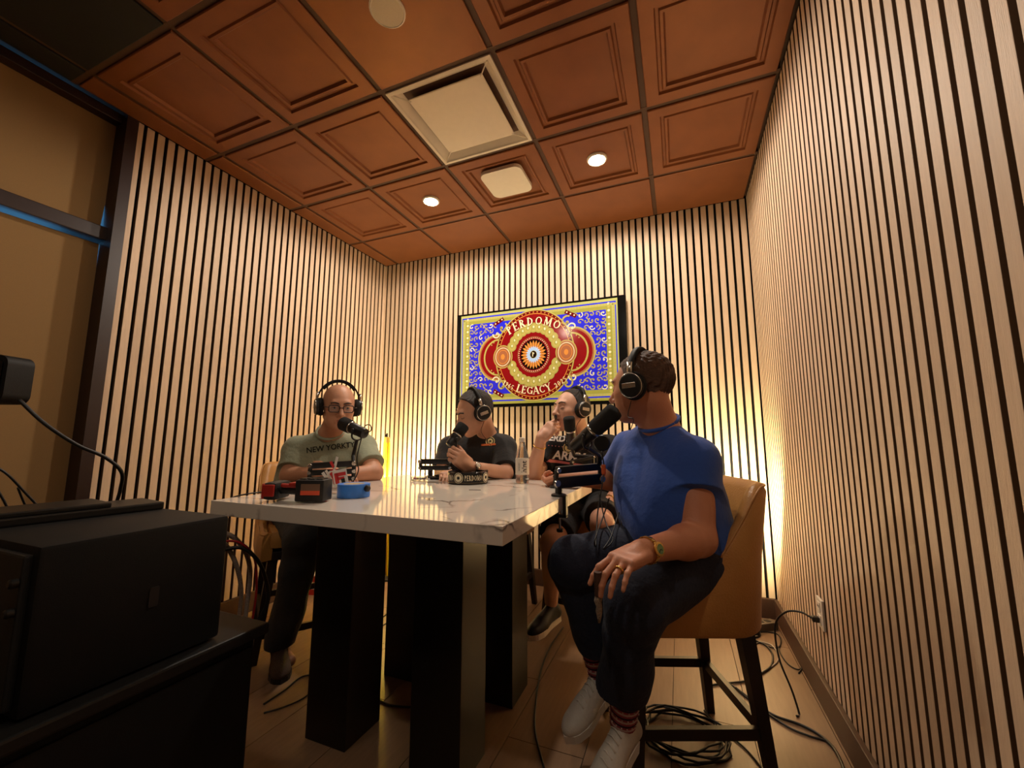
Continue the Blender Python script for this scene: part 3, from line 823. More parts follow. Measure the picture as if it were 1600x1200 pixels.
def add_head(S, Mh, s, chin=1.0, wide=1.0, ears=True, lids=True):
    R = rotof(Mh)
    def p(x, y, z): return Mh @ Vector((x, y, z))
    def E(c, r, k, sub=False, rot=None): S.ell(p(*c), [a*s for a in r], R if rot is None else R @ rot, k*s, sub)
    def Cc(a, b, ra, rb, k, sub=False): S.cap(p(*a), p(*b), ra*s, rb*s, k*s, sub)
    w = wide
    E((0, -.014, .034), (.075*w, .094, .084), .01)
    E((0, .030, -.012), (.064*w, .066, .085), .03)
    E((0, .030, -.060), (.054*w, .056, .050*chin), .025)
    for q in (-1, 1):
        Cc((q*.052*w, -.004, -.050), (q*.020, .064, -.094*chin), .017, .013, .03)
        E((q*.040*w, .060, -.020), (.024, .022, .020), .02)
        E((q*.034*w, .058, -.055), (.022, .022, .026), .02)
    E((0, .072, -.096*chin), (.021, .018, .016), .022)
    Cc((-.034, .080, .028), (.034, .080, .028), .011, .011, .016)      # brow
    for q in (-1, 1): E((q*.031, .100, .006), (.017, .013, .012), .012, True)
    Cc((0, .088, .012), (0, .112, -.027), .0088, .0120, .012)          # nose
    E((0, .114, -.032), (.0125, .0125, .0105), .008)
    for q in (-1, 1): E((q*.0125, .098, -.036), (.0080, .011, .0080), .006)
    for q in (-1, 1): E((q*.031, .0795, .004), (.0155, .0125, .0115), .004)   # closed-over eye volume
    Cc((-.019, .085, -.0585), (.019, .085, -.0585), .0060, .0060, .010)
    Cc((0, .090, -.0575), (0, .090, -.0575), .0070, .0070, .012)
    Cc((-.015, .085, -.0715), (.015, .085, -.0715), .0075, .0075, .009)
    Cc((-.023, .094, -.0645), (.023, .094, -.0645), .0028, .0028, .004, True)   # mouth line
    E((0, .089, -.083), (.018, .006, .004), .008, True)
    if ears:
        for q in (-1, 1):
            E((q*.077*w, -.006, .0), (.008, .018, .030), .006)
def add_hand(S, W, D, N, side, curl, spread=.0, s=1.0, thumb=(.6, .45, .5), k=.004):
    """W wrist, D along the hand, N out of the palm, side +1/-1 thumb side = side * D x N, curl: list of 4 (a1,a2,a3)"""
    D = Vector(D).normalized(); N = (Vector(N)-D*Vector(N).dot(D)).normalized(); T = D.cross(N)*side; W = Vector(W)
    rot = Matrix((T, D, N)).transposed()
    S.box(W+D*.048*s, (.030*s, .036*s, .004*s), .011*s, rot, .010)
    S.cap(W, W+D*.03*s, .026*s, .026*s, .015)
    S.ell(W+D*.035*s+T*.022*s+N*.010*s, (.018*s, .032*s, .014*s), rot, .008)
    pts = {}
    for i in range(4):
        o = (.0300, .0105, -.0095, -.0285)[i]; L = ((.042, .026, .021), (.046, .030, .023), (.043, .028, .022), (.034, .021, .019))[i]
        r0 = (.0092, .0094, .0089, .0080)[i]
        b = W+D*((.088, .092, .089, .081)[i]*s)+T*o*s
        ang = 0; dd = (D+T*(spread*(1.5-i))).normalized(); prev = b; lst = [b]
        S.cap(W+D*.05*s+T*o*.9*s, b, r0*1.05*s, r0*1.1*s, .006)
        for j in range(3):
            ang += curl[i][j]
            v = dd*math.cos(ang)+N*math.sin(ang)
            nx = prev+v*L[j]*s
            S.cap(prev, nx, r0*(1-.10*j)*s, r0*(.93-.12*j)*s, .0022 if j == 0 else .002)
            S.ell(prev, [r0*(1.06-.1*j)*s]*3, None, .003)
            prev = nx; lst.append(nx)
        pts[i] = lst
    b = W+D*.028*s+T*.026*s+N*.008*s; a0, a1, a2 = thumb
    v1 = (T*math.cos(a0)+D*math.sin(a0)+N*.35).normalized(); p1 = b+v1*.040*s
    v2 = (v1*math.cos(a1)+(N*.7+D*.5).normalized()*math.sin(a1)).normalized(); p2 = p1+v2*.032*s
    v3 = (v2*math.cos(a2)+(N*.8-T*.4).normalized()*math.sin(a2)).normalized(); p3 = p2+v3*.026*s
    S.cap(b, p1, .014*s, .0115*s, .006); S.cap(p1, p2, .0112*s, .010*s, .003); S.cap(p2, p3, .0100*s, .008*s, .003)
    pts['t'] = [b, p1, p2, p3]
    return pts
def add_torso(S, hip, neck, shL, shR, e=0, belly=0, k=.05, wsc=1.0, low=None):
    hip = Vector(hip); neck = Vector(neck); shL = Vector(shL); shR = Vector(shR)
    lat = (shL-shR).normalized(); up = (neck-hip).normalized(); fwd = up.cross(lat)*-1.0
    # person's left x ... forward = left x up
    fwd = lat.cross(up).normalized()
    mid = (shL+shR)/2
    base = [hip, hip.lerp(mid, .30), hip.lerp(mid, .60), hip.lerp(mid, .86)]
    hw = [.085, .075, .085, .085]; rr = [.122, .118, .122, .098]
    off = [0, belly*.8, belly*.35+.006, 0]
    pl = [b+lat*hw[i]*wsc+fwd*off[i] for i, b in enumerate(base)]; pr = [b-lat*hw[i]*wsc+fwd*off[i] for i, b in enumerate(base)]
    for i in range(4): S.cap(pl[i], pr[i], rr[i]*wsc+e, None, k)
    for i in range(3):
        S.cap(pl[i], pl[i+1], rr[i]*wsc*.98+e, rr[i+1]*wsc*.98+e, k); S.cap(pr[i], pr[i+1], rr[i]*wsc*.98+e, rr[i+1]*wsc*.98+e, k)
    if belly: S.ell(hip.lerp(mid, .33)+fwd*(.03+belly), (.13+e, .13+e, .15+e), None, .08)
    S.cap(shL, shR, .055+e, None, k)
    for sh in (shL, shR):
        S.cap(neck+(sh-neck)*.15-up*.01, sh, .046+e, .050+e, .04)
        S.ell(sh, [.060*wsc+e]*3, None, .03)
    return lat, up, fwd
SKIN = {}
def skin(name, c, c2):
    m = mat(name, c, .48, scale=14, col2=c2, bump=.12, bscale=220, spec=.45)
    b = m.node_tree.nodes['Principled BSDF']; b.inputs['Subsurface Weight'].default_value = .08; b.inputs['Subsurface Radius'].default_value = (.012, .005, .003); b.inputs['Subsurface Scale'].default_value = .5
    return m
M['skin1'] = skin('tan_skin', sg(204, 150, 118), sg(184, 128, 98))
M['skin2'] = skin('light_skin', sg(210, 162, 134), sg(192, 142, 114))
M['skin3'] = skin('fair_skin', sg(216, 168, 142), sg(202, 150, 124))
M['skin4'] = skin('sunned_skin', sg(202, 140, 108), sg(182, 118, 88))
M['lip'] = mat('lips', sg(160, 88, 74), .45)
M['hair_dark'] = mat('dark_hair', sg(44, 32, 26), .5, scale=60, var=.35, bump=.8, bscale=260, stretch=(1, 1, 3))
M['hair_brown'] = mat('brown_hair', sg(104, 72, 52), .6, scale=50, var=.35, bump=.9, bscale=200, stretch=(1, 1, 3))
M['eyewhite'] = mat('eye_white', sg(176, 160, 148), .2)
M['iris'] = mat('dark_iris', sg(40, 26, 18), .15)
M['shirt_green'] = mat('sage_green_cotton', sg(150, 156, 132), .9, scale=200, var=.06, bump=.25, bscale=60, sheen=.2)
M['shirt_blue'] = mat('royal_blue_cotton', sg(38, 78, 162), .88, scale=200, var=.06, bump=.2, bscale=55, sheen=.2)
M['shirt_black'] = mat('black_polo_cotton', sg(24, 22, 23), .85, scale=200, var=.1, bump=.25, bscale=60, sheen=.15)
M['tee_black'] = mat('black_tee_cotton', sg(20, 20, 24), .9, scale=200, var=.1, bump=.25, bscale=60)
M['trousers_navy'] = mat('navy_trousers', sg(27, 33, 54), .85, scale=260, var=.12, bump=.3, bscale=70, sheen=.03)
M['trousers_grey'] = mat('charcoal_trousers', sg(56, 58, 60), .85, scale=260, var=.12, bump=.3, bscale=70)
M['shorts_black'] = mat('black_shorts', sg(26, 24, 26), .85, bump=.3, bscale=70)
M['print_white'] = mat('white_print', sg(238, 236, 232), .8)
M['print_black'] = mat('faded_black_print', sg(34, 38, 30), .9)
M['print_red'] = mat('pink_red_print', sg(206, 120, 120), .8)
M['print_orange'] = mat('orange_embroidery', sg(210, 104, 48), .8)
M['print_gold'] = mat('gold_embroidery', sg(200, 180, 120), .7)

def hairmesh(Mh, s, line, parent, off, m, h=.004, thick=.008, seed=3, amp=.0016):
    Minv = Mh.inverted()
    A = np.array(Minv)
    def f(X, Y, Z):
        x = A[0][0]*X+A[0][1]*Y+A[0][2]*Z+A[0][3]; y = A[1][0]*X+A[1][1]*Y+A[1][2]*Z+A[1][3]; z = A[2][0]*X+A[2][1]*Y+A[2][2]*Z+A[2][3]
        t = thick
        def el(cx, cy, cz, a, b, c):
            k0 = np.sqrt(((x-cx)/a)**2+((y-cy)/b)**2+((z-cz)/c)**2); return (k0-1)*min(a, b, c)
        d = np.minimum(el(0, -.014, .034, .075+t, .094+t, .084+t*1.3), el(0, .026, -.008, .064+t, .068+t, .086+t))
        zl = np.interp(y, [p[0] for p in line], [p[1] for p in line]) + .35*np.maximum(0, .03-np.abs(x))*0
        d = np.maximum(d, zl-z)
        return (d+amp*np.sin(x*500+3*np.sin(y*90))*np.cos(z*60+y*120))*s
    S = Sculpt(h); S.fn(f, Mh.translation, .15*s, .002)
    return mk('hair', S.mesh(), m, parent, off)
def small_tube(name, Mh, pts, r, m, parent, off, n=6):
    return MB().tube([Mh @ Vector(p) for p in spline(pts, 4)], r, n).build(name, m, parent, off, smooth=True)
def face_bits(Mh, s, parent, off, brow, browm, lipm, closed=False, browr=.0035, eyes=True, gaze=(0, 0)):
    for q in (-1, 1):
        small_tube('eyebrow', Mh, [(q*.012, .0965, .0245+brow), (q*.022, .0965, .0290+brow), (q*.034, .0925, .0305+brow), (q*.048, .0800, .0255+brow)], browr*s, browm, parent, off)
        if not eyes: continue
        if closed:
            small_tube('eyelashes', Mh, [(q*.017, .0895, .0005), (q*.031, .0922, -.0035), (q*.045, .084, .0005)], .0014*s, M['hair_dark'], parent, off)
        else:
            c = Mh @ Vector((q*.031, .0812, .0035))
            R = rotof(Mh)
            e = MB(); prof = [(.0005, .0117), (.004, .0112), (.008, .0085), (.0105, .004), (.0117, 0)]
            e.lathe([(r_*s*.95, h_*s) for r_, h_ in prof[::-1]], c, R @ Vector((0, 1, 0)), 16, sx=1, sy=1)
            eo = e.build('eye', M['eyewhite'], parent, off, smooth=True)
            ia = (R @ Vector((gaze[0], 1, gaze[1]))).normalized()
            MB().lathe([(.0050*s, .0104*s), (.0035*s, .0122*s), (.0005, .0124*s)], c, ia, 14).build('iris', M['iris'], eo, off, smooth=True)
            small_tube('eyelid', Mh, [(q*.016, .0895, .0035), (q*.024, .0935, .0095), (q*.033, .0935, .0105), (q*.046, .084, .0045)], .0026*s, lipm[1], parent, off)
            small_tube('eyelid', Mh, [(q*.016, .0890, .0020), (q*.026, .0920, -.0035), (q*.036, .0905, -.0040), (q*.046, .083, .0020)], .0018*s, lipm[1], parent, off)
    small_tube('lips', Mh, [(-.020, .0865, -.0625), (-.008, .0955, -.0595), (0, .0965, -.0605), (.008, .0955, -.0595), (.020, .0865, -.0625)], .0028*s, lipm[0], parent, off)
    small_tube('lips', Mh, [(-.019, .0865, -.0665), (-.006, .0935, -.0695), (.006, .0935, -.0695), (.019, .0865, -.0665)], .0034*s, lipm[0], parent, off)

def headphones(Mh, s, label, cup_gap=.083, tilt=-.08, cable_to=None):
    off = Mh.translation.copy(); R = rotof(Mh)
    t = thing('headphones', label, 'headphones', tuple(off))
    def p(x, y, z): return Mh @ Vector((x, y, z))
    arc = []; K = 24
    top = .140; 
    for k in range(K+1):
        a = PI*k/K; arc.append((math.cos(a)*(cup_gap+.018), -.008+tilt*.25*math.sin(a), .022+math.sin(a)*(top-.022)))
    up = R @ Vector((0, 1, 0))
    MB().tube([p(*q) for q in arc], .0042*s, 8, flat=2.6, up=up).build('headband', M['blackmatte'], t, off, smooth=True)
    MB().tube([p(q[0]*.93, q[1], .02+(q[2]-.02)*.955) for q in arc[5:-5]], .008*s, 8, flat=1.6, up=up).build('headband_pad', M['foam'], t, off, smooth=True)
    for q in (-1, 1):
        ax = R @ Vector((q, .0, -.05))
        c = p(q*cup_gap, -.006, -.002)
        MB().lathe([(.030*s, -.012*s), (.042*s, -.010*s), (.045*s, -.002*s), (.043*s, .010*s), (.038*s, .012*s)], c, ax, 28, sx=1.0, sy=1.08).build('ear_pad', M['foam'], t, off, smooth=True)
        cu = MB().lathe([(.041*s, .010*s), (.041*s, .020*s), (.034*s, .029*s), (.010*s, .032*s)], c, ax, 28, sx=1.0, sy=1.08).build('ear_cup', M['black'], t, off, smooth=35)
        rot = Vector((0, 0, 1)).rotation_difference(ax).to_matrix()
        MB().tube([c+ax*.0245*s+rot @ Vector((.0375*s*math.cos(2*PI*k/28), .0405*s*math.sin(2*PI*k/28), 0)) for k in range(29)], .0024*s, 6, cap=False).build('silver_ring', M['chrome'], cu, off, smooth=True)
        fr = Matrix((R @ Vector((0, 1, 0)), R @ Vector((0, 0, 1)), ax)).transposed()
        MB().box(c+ax*.031*s+R @ Vector((0, .002, 0))*s, (.046*s, .017*s, .004*s), rot=fr, bev=.0012).build('name_plate', M['chrome'], cu, off)
        MB().tube([c+ax*.016*s+R @ Vector((0, 0, .03))*s, c+ax*.020*s+R @ Vector((0, 0, .052))*s, p(q*(cup_gap+.018), -.008+tilt*.0, .075)], .006*s, 8, flat=1.5, up=up).build('yoke', M['chrome'] if q > 0 else M['chrome'], t, off, smooth=True)
    if cable_to:
        MB().tube(spline([Vector(a) for a in cable_to], 6), .0016, 6).build('cable', M['rubber'], t, off, smooth=True)
    return t
def decal(name, polys, origin, right, up, direction, bvh, m, parent, off, sub=.012, lift=.0022):
    "prints flat shapes on cloth: each vertex is dropped on the garment's surface"
    bm = bmesh.new()
    for vs, fs in polys:
        vv = [bm.verts.new((x, y, 0)) for x, y in [(q[0], q[1]) for q in vs]]
        for f in fs:
            try: bm.faces.new([vv[i] for i in f])
            except ValueError: pass
    bmesh.ops.triangulate(bm, faces=bm.faces[:])
    for _ in range(4):
        ed = [e for e in bm.edges if e.calc_length() > sub]
        if not ed: break
        bmesh.ops.subdivide_edges(bm, edges=ed, cuts=1); bmesh.ops.triangulate(bm, faces=bm.faces[:])
    origin = Vector(origin); right = Vector(right).normalized(); up = Vector(up).normalized(); direction = Vector(direction).normalized()
    bad = []
    for v in bm.verts:
        q = origin+right*v.co.x+up*v.co.y-direction*.3
        loc, nn, i, d = bvh.ray_cast(q, direction)
        if loc is None: v.co = origin; bad.append(v); continue
        v.co = loc-direction*lift
    bmesh.ops.delete(bm, geom=bad, context='VERTS')
    me = bpy.data.meshes.new(name); bm.transform(Matrix.Translation(-Vector(off))); bm.to_mesh(me); bm.free(); me.materials.append(m)
    o = bpy.data.objects.new(name, me); C.objects.link(o); o.parent = parent
    return o
def bvh_of(vq): return BVHTree.FromPolygons([tuple(v) for v in vq[0]], [tuple(int(i) for i in f) for f in vq[1]])
def shoe(ankle, toe_dir, s, parent, off, mu, ms, h=.004, laces=True, up=(0, 0, 1)):
    "low sneaker; ankle = point above the heel at ankle height"
    X = Vector(toe_dir).normalized(); Yv = Vector(up).cross(X).normalized(); Z = X.cross(Yv)
    R = Matrix((X, Yv, Z)).transposed(); o = Vector(ankle)-Z*.085*s
    def p(x, y, z): return o+R @ Vector((x, y, z))*s
    S = Sculpt(h)
    S.ell(p(.135, 0, .032), (.075*s, .044*s, .034*s), R, .02)
    S.cap(p(-.02, 0, .045), p(.10, 0, .040), .037*s, .034*s, .03)
    S.cap(p(-.03, 0, .045), p(-.015, 0, .082), .034*s, .032*s, .02)
    S.cap(p(.02, 0, .07), p(.09, 0, .052), .030*s, .028*s, .02)
    S.ell(p(-.008, 0, .108), (.030*s, .026*s, .022*s), R, .006, True)
    n = R @ Vector((0, 0, -1)); pz = p(0, 0, .012)
    up_ = mk('upper', S.mesh(cut=lambda x, y, z: (x-pz.x)*n.x+(y-pz.y)*n.y+(z-pz.z)*n.z), mu, parent, off)
    out = []
    for k in range(36):
        a = 2*PI*k/36; cx = math.cos(a); x = .072+.142*cx; wd = np.interp(x, [-.07, -.04, .06, .14, .19, .214], [0, .036, .036, .048, .036, 0])
        out.append((x, wd*(1 if math.sin(a) >= 0 else -1)))
    Ms = R.to_4x4(); Ms.translation = o
    sc_ = Matrix.Scale(s, 4)
    MB().prism(out, 0, .027, Ms @ sc_).build('sole', ms, parent, off)
    if laces:
        for k in range(5):
            x = .035+.020*k; zt = np.interp(x, [.03, .07, .12], [.104, .091, .079])
            MB().tube([p(x, -.022, zt-.012), p(x+.004, 0, zt), p(x+.010, .022, zt-.012)], .0028*s, 6).build('lace', ms, parent, off, smooth=True)
    return o

def tee_text(s, size, bold=0, shear=0): return text_mesh(s, size, 0, bold, shear)

# ============================ man in the green T-shirt ============================
def person_green():
    head = at(529, 636, 2.30); s = 1.07
    fw = Vector((.80, -.60, -.16)); Mh = frame(head, fw, s=s)
    off = Vector((-.05, -.86, 0)); t = thing('person', 'bald man in glasses and sage green T-shirt, leaning on the left side of the table', 'person', tuple(off))
    hip = V(-.17, -.80, .74); neck = V(.045, -.87, 1.16); shR = at(466, 704, 2.38); shL = at(566, 698, 2.50)
    elR = at(452, 762, 2.27); wrR = at(512, 752, 2.12); elL = at(584, 744, 2.33); wrL = at(528, 748, 2.16)
    wrR.z = .945; elR.z = .93; wrL.z = .94; elL.z = .94
    S = Sculpt(.005); add_head(S, Mh, s, wide=1.03)
    S.cap(neck, head+rotof(Mh) @ V(0, -.02, -.05)*s, .062, .060, .02)
    lat, up, fwd = add_torso(S, hip, neck, shL, shR, 0, .02)
    for sh, el, wr in ((shR, elR, wrR), (shL, elL, wrL)):
        S.cap(sh, el, .062, .050, .03); S.cap(el, wr, .050, .031, .02)
    c = [(.5, .6, .4)]*4
    add_hand(S, wrR, (.7, .3, 0), (0, 0, -1), 1, c, s=1.05); add_hand(S, wrL, (.1, -.9, .05), (-1, 0, -.3), -1, [(.9, 1.2, .8)]*4, s=1.05)
    knR = V(.11, -1.06, .62); anR = at(438, 1005, 2.10); knL = V(.24, -.80, .68); anL = V(.18, -.82, .24)
    for hj, kn, an in ((hip+lat*-.09, knR, anR), (hip+lat*.09, knL, anL)):
        S.cap(hj, kn, .085, .058, .04); S.cap(kn, an, .055, .038, .03); S.cap(an-V(0, 0, .03), an+V(.10, -.02, -.055), .032, .026, .02)
    mk('body', S.mesh(), M['skin1'], t, off)
    # shirt
    G = Sculpt(.0045); add_torso(G, hip, neck-V(0, 0, .012), shL, shR, .014, .03)
    for sh, el, f in ((shR, elR, .78), (shL, elL, .74)):
        e = sh.lerp(el, f); d = (el-sh).normalized()
        G.cap(sh, e+d*.05, .070, .082, .03, clip=[(e, d)])
    vq = G.mesh(disp=folds(.0038, 3), cut=lambda x, y, z: .70-z+0*x+0*y); mk('shirt', vq, M['shirt_green'], t, off)
    R = rotof(frame(neck, fwd)); 
    MB().tube([neck+V(0, 0, .022)+fwd*.012+(lat*math.cos(a)*.073+fwd*math.sin(a)*.068)+up*(-.022*math.sin(a)) for a in [2*PI*k/28 for k in range(29)]], .008, 8, cap=False).build('collar', M['shirt_green'], t, off, smooth=True)
    b = bvh_of(vq); cdir = (at(508, 700, 2.3)-CAMPOS).normalized(); rt = _R @ V(1, 0, 0)
    rr = (rt*math.cos(.13)+V(0, 0, 1)*math.sin(.13)); uu = V(0, 0, 1)*math.cos(.13)-rt*math.sin(.13)
    decal('shirt_lettering', [text_mesh('NEW YORKTY', .043, 0, .0008)], at(518, 703, 2.2), rr, uu, cdir, b, M['print_black'], t, off)
    T_ = Sculpt(.006)
    T_.cap(hip+lat*.07, hip-lat*.07, .135, None, .04)
    for hj, kn, an in ((hip+lat*-.09, knR, anR), (hip+lat*.09, knL, anL)):
        T_.cap(hj, kn, .11, .092, .04); T_.cap(kn, an, .090, .072, .03, clip=[(an+V(0, 0, -.005), V(0, 0, -1))])
    mk('trousers', T_.mesh(disp=folds(.005, 8)), M['trousers_grey'], t, off)
    for an, d in ((anR, V(.8, -.6, -.05)), (anL, V(.9, -.1, -.05))):
        shoe(an, d, 1.05, t, off, M['boot'], M['black'], .006, laces=False)
    face_bits(Mh, s, t, off, 0, M['hair_dark'], (M['lip'], M['skin1']), browr=.0030)
    headphones(Mh, s, 'black and silver headphones on the bald man in the green T-shirt', cup_gap=.086)
    # glasses
    g_ = thing('eyeglasses', 'dark-framed glasses on the bald man', 'glasses', tuple(head))
    def p(x, y, z): return Mh @ V(x, y, z)
    fm = MB(); lm = MB()
    for q in (-1, 1):
        pts = [p(q*.034+cx*.9, .103-.25*max(0, abs(q*.034+cx)-.034), .0+cy) for cx, cy in rrect(.055, .034, .011, 4)]
        fr_ = MB().tube(pts+[pts[0]], .0027*s, 6, cap=False).build('rim', M['glassframe'], g_, head, smooth=True)
        MB().add(pts, [tuple(range(len(pts)))]).build('lens', M['lensglass'], g_, head)
        MB().tube([p(q*.060, .096, .006), p(q*.078, .07, .006), p(q*.084, .0, .004)], .0022*s, 6).build('temple', M['glassframe'], g_, head, smooth=True)
    MB().tube([p(-.010, .105, .004), p(0, .1085, .007), p(.010, .105, .004)], .0018*s, 6).build('bridge', M['glassframe'], g_, head, smooth=True)
M['boot'] = mat('brown_suede_boot', sg(70, 50, 38), .8, bump=.3, bscale=200)
M['glassframe'] = mat('dark_glasses_frame', sg(44, 24, 20), .3)
M['lensglass'] = bpy.data.materials.new('clear_lens'); M['lensglass'].use_nodes = True
_nt = M['lensglass'].node_tree; _b = _nt.nodes['Principled BSDF']; _b.inputs['Alpha'].default_value = .12; _b.inputs['Roughness'].default_value = .05
person_green()

# ============================ man in the black polo ============================
def person_polo():
    head = at(742, 645, 2.56); s = 1.14
    fw = Vector((-.62, -.72, -.36)); Mh = frame(head, fw, s=s, roll=-.05)
    off = Vector((.70, -.15, 0)); t = thing('person', 'dark-haired man in a black polo shirt looking down, holding his microphone', 'person', tuple(off))
    hip = V(.70, -.06, .74); neck = at(763, 683, 2.68); shR = at(704, 702, 2.72); shL = at(787, 700, 2.62)
    elR = at(690, 748, 2.58); wrR = at(700, 752, 2.40); elL = at(790, 748, 2.44); wrL = at(733, 729, 2.26)
    elL.z = .93; elR.z = .93; wrR.z = .93
    S = Sculpt(.005); add_head(S, Mh, s)
    S.cap(neck, head+rotof(Mh) @ V(0, -.03, -.05)*s, .060, .058, .02)
    lat, up, fwd = add_torso(S, hip, neck, shL, shR, 0, .0)
    for sh, el, wr in ((shR, elR, wrR), (shL, elL, wrL)):
        S.cap(sh, el, .053, .042, .03); S.cap(el, wr, .044, .029, .02)
    hd = _R @ V(-.60, .62, .45)
    add_hand(S, wrL, hd, _R @ V(-.62, -.1, -.8), -1, [(.45, 1.6, 1.0), (.55, 1.6, 1.0), (.6, 1.6, 1.0), (.65, 1.6, 1.0)], s=1.10, thumb=(1.1, .3, .5))
    add_hand(S, wrR, (.4, -.9, 0), (0, 0, -1), 1, [(.3, .4, .3)]*4, s=1.0)
    for q in (-1, 1):
        kn = hip+lat*q*.13+V(-.04, -.40, -.03); an = V(kn.x, kn.y+.10, .28)
        S.cap(hip+lat*q*.09, kn, .085, .058, .04); S.cap(kn, an, .055, .038, .03)
    mk('body', S.mesh(), M['skin2'], t, off)
    G = Sculpt(.0045); add_torso(G, hip, neck-V(0, 0, .015), shL, shR, .018, .012)
    for sh, el, f in ((shR, elR, .85), (shL, elL, .85)):
        e = sh.lerp(el, f); d = (el-sh).normalized(); G.cap(sh, e+d*.05, .070, .078, .03, clip=[(e, d)])
    vq = G.mesh(disp=folds(.0042, 5), cut=lambda x, y, z: .72-z+0*x+0*y); sh_ = mk('shirt', vq, M['shirt_black'], t, off)
    # polo collar: two leaves and an open placket
    for q in (-1, 1):
        pts = [neck-fwd*.055+V(0, 0, .035)+lat*q*.01, neck+lat*q*.062+V(0, 0, .03), neck+fwd*.045+lat*q*.055+V(0, 0, .0), neck+fwd*.082+lat*q*.030-V(0, 0, .035)]
        MB().tube(spline(pts, 5), .006, 8, flat=3.4, up=(0, 0, 1)).build('collar', M['shirt_black'], t, off, smooth=True)
    b = bvh_of(vq); cdir = (at(765, 700, 2.6)-CAMPOS).normalized(); rt = _R @ V(1, 0, 0); o_ = at(764, 692, 2.5)
    E_ = lambda r0, r1, n=24: ([(r0*math.cos(2*PI*k/n), r0*math.sin(2*PI*k/n)) for k in range(n)]+[(r1*math.cos(2*PI*k/n), r1*math.sin(2*PI*k/n)) for k in range(n)], [(k, (k+1) % n, n+(k+1) % n, n+k) for k in range(n)])
    decal('crest', [E_(.029, .024), E_(.017, .007)], at(766, 689, 2.5), rt, (0, 0, 1), cdir, b, M['print_gold'], t, off)
    decal('crest_banner', [([(-.045, -.007), (.045, -.001), (.045, .010), (-.045, .005)], [(0, 1, 2, 3)])], at(763, 695, 2.5), rt, (0, 0, 1), cdir, b, M['print_orange'], t, off, lift=.003)
    T_ = Sculpt(.007); T_.cap(hip+lat*.07, hip-lat*.07, .135, None, .04)
    for q in (-1, 1):
        kn = hip+lat*q*.13+V(-.04, -.40, -.03); an = V(kn.x, kn.y+.10, .30)
        T_.cap(hip+lat*q*.09, kn, .10, .075, .04); T_.cap(kn, an, .072, .06, .03, clip=[(an, V(0, 0, -1))])
        shoe(V(kn.x, kn.y+.10, .26), (0, -1, -.1), 1.0, t, off, M['black'], M['black'], .007, laces=False)
    mk('trousers', T_.mesh(disp=folds(.005, 9)), M['trousers_grey'], t, off)
    hairmesh(Mh, s, [(-.12, -.07), (-.06, -.06), (-.01, -.02), (.014, -.012), (.024, .04), (.042, .078), (.058, .098), (.10, .125)], t, off, M['hair_dark'])
    face_bits(Mh, s, t, off, -.001, M['hair_dark'], (M['lip'], M['skin2']), closed=True, browr=.0038)
    headphones(Mh, s, 'black and silver headphones on the man in the black polo shirt', cable_to=[Mh @ V(-.083, .0, -.05), Mh @ V(-.08, .03, -.10), at(768, 700, 2.48), at(762, 735, 2.48)])
    # watch
    watch(wrL.lerp(elL, .12), (elL-wrL).normalized(), _R @ V(.1, .5, .85), .033, 'steel wristwatch with a white dial on the man in the black polo shirt', M['chrome'], M['white'])
def watch(c, ax, face, r, label, mm, dial, ds=.017, name='wristwatch'):
    c = Vector(c); ax = Vector(ax).normalized(); face = (Vector(face)-ax*Vector(face).dot(ax)).normalized(); sd = ax.cross(face)
    t = thing(name, label, 'watch', tuple(c))
    st = MB(); K = 22
    for k in range(K):
        a = 2*PI*(k+.5)/K+PI/2; n_ = face*math.sin(a)+sd*math.cos(a)
        rot = Matrix((n_, ax.cross(n_), ax)).transposed()
        st.box(c+n_*r, (.004, 2*PI*r/K*.86, .016), rot=rot, bev=.001)
    st.build('bracelet', mm, t, c)
    ct = c+face*(r+.003)
    cs = MB().lathe([(ds*.98, -.003), (ds*1.08, .0), (ds*1.08, .004), (ds*.9, .006)], ct, face, 28).build('case', mm, t, c, smooth=35)
    MB().lathe([(ds*.88, .0058), (ds*.5, .0063)], ct, face, 28).build('dial', dial, cs, c)
    for (aa, ll) in ((.6, .5), (2.4, .75)):
        v = ax*math.cos(aa)+sd*math.sin(aa); MB().tube([ct+face*.0068, ct+face*.0068+v*ds*ll], .0007, 5).build('watch_hand', M['black'], cs, c)
    return t
person_polo()

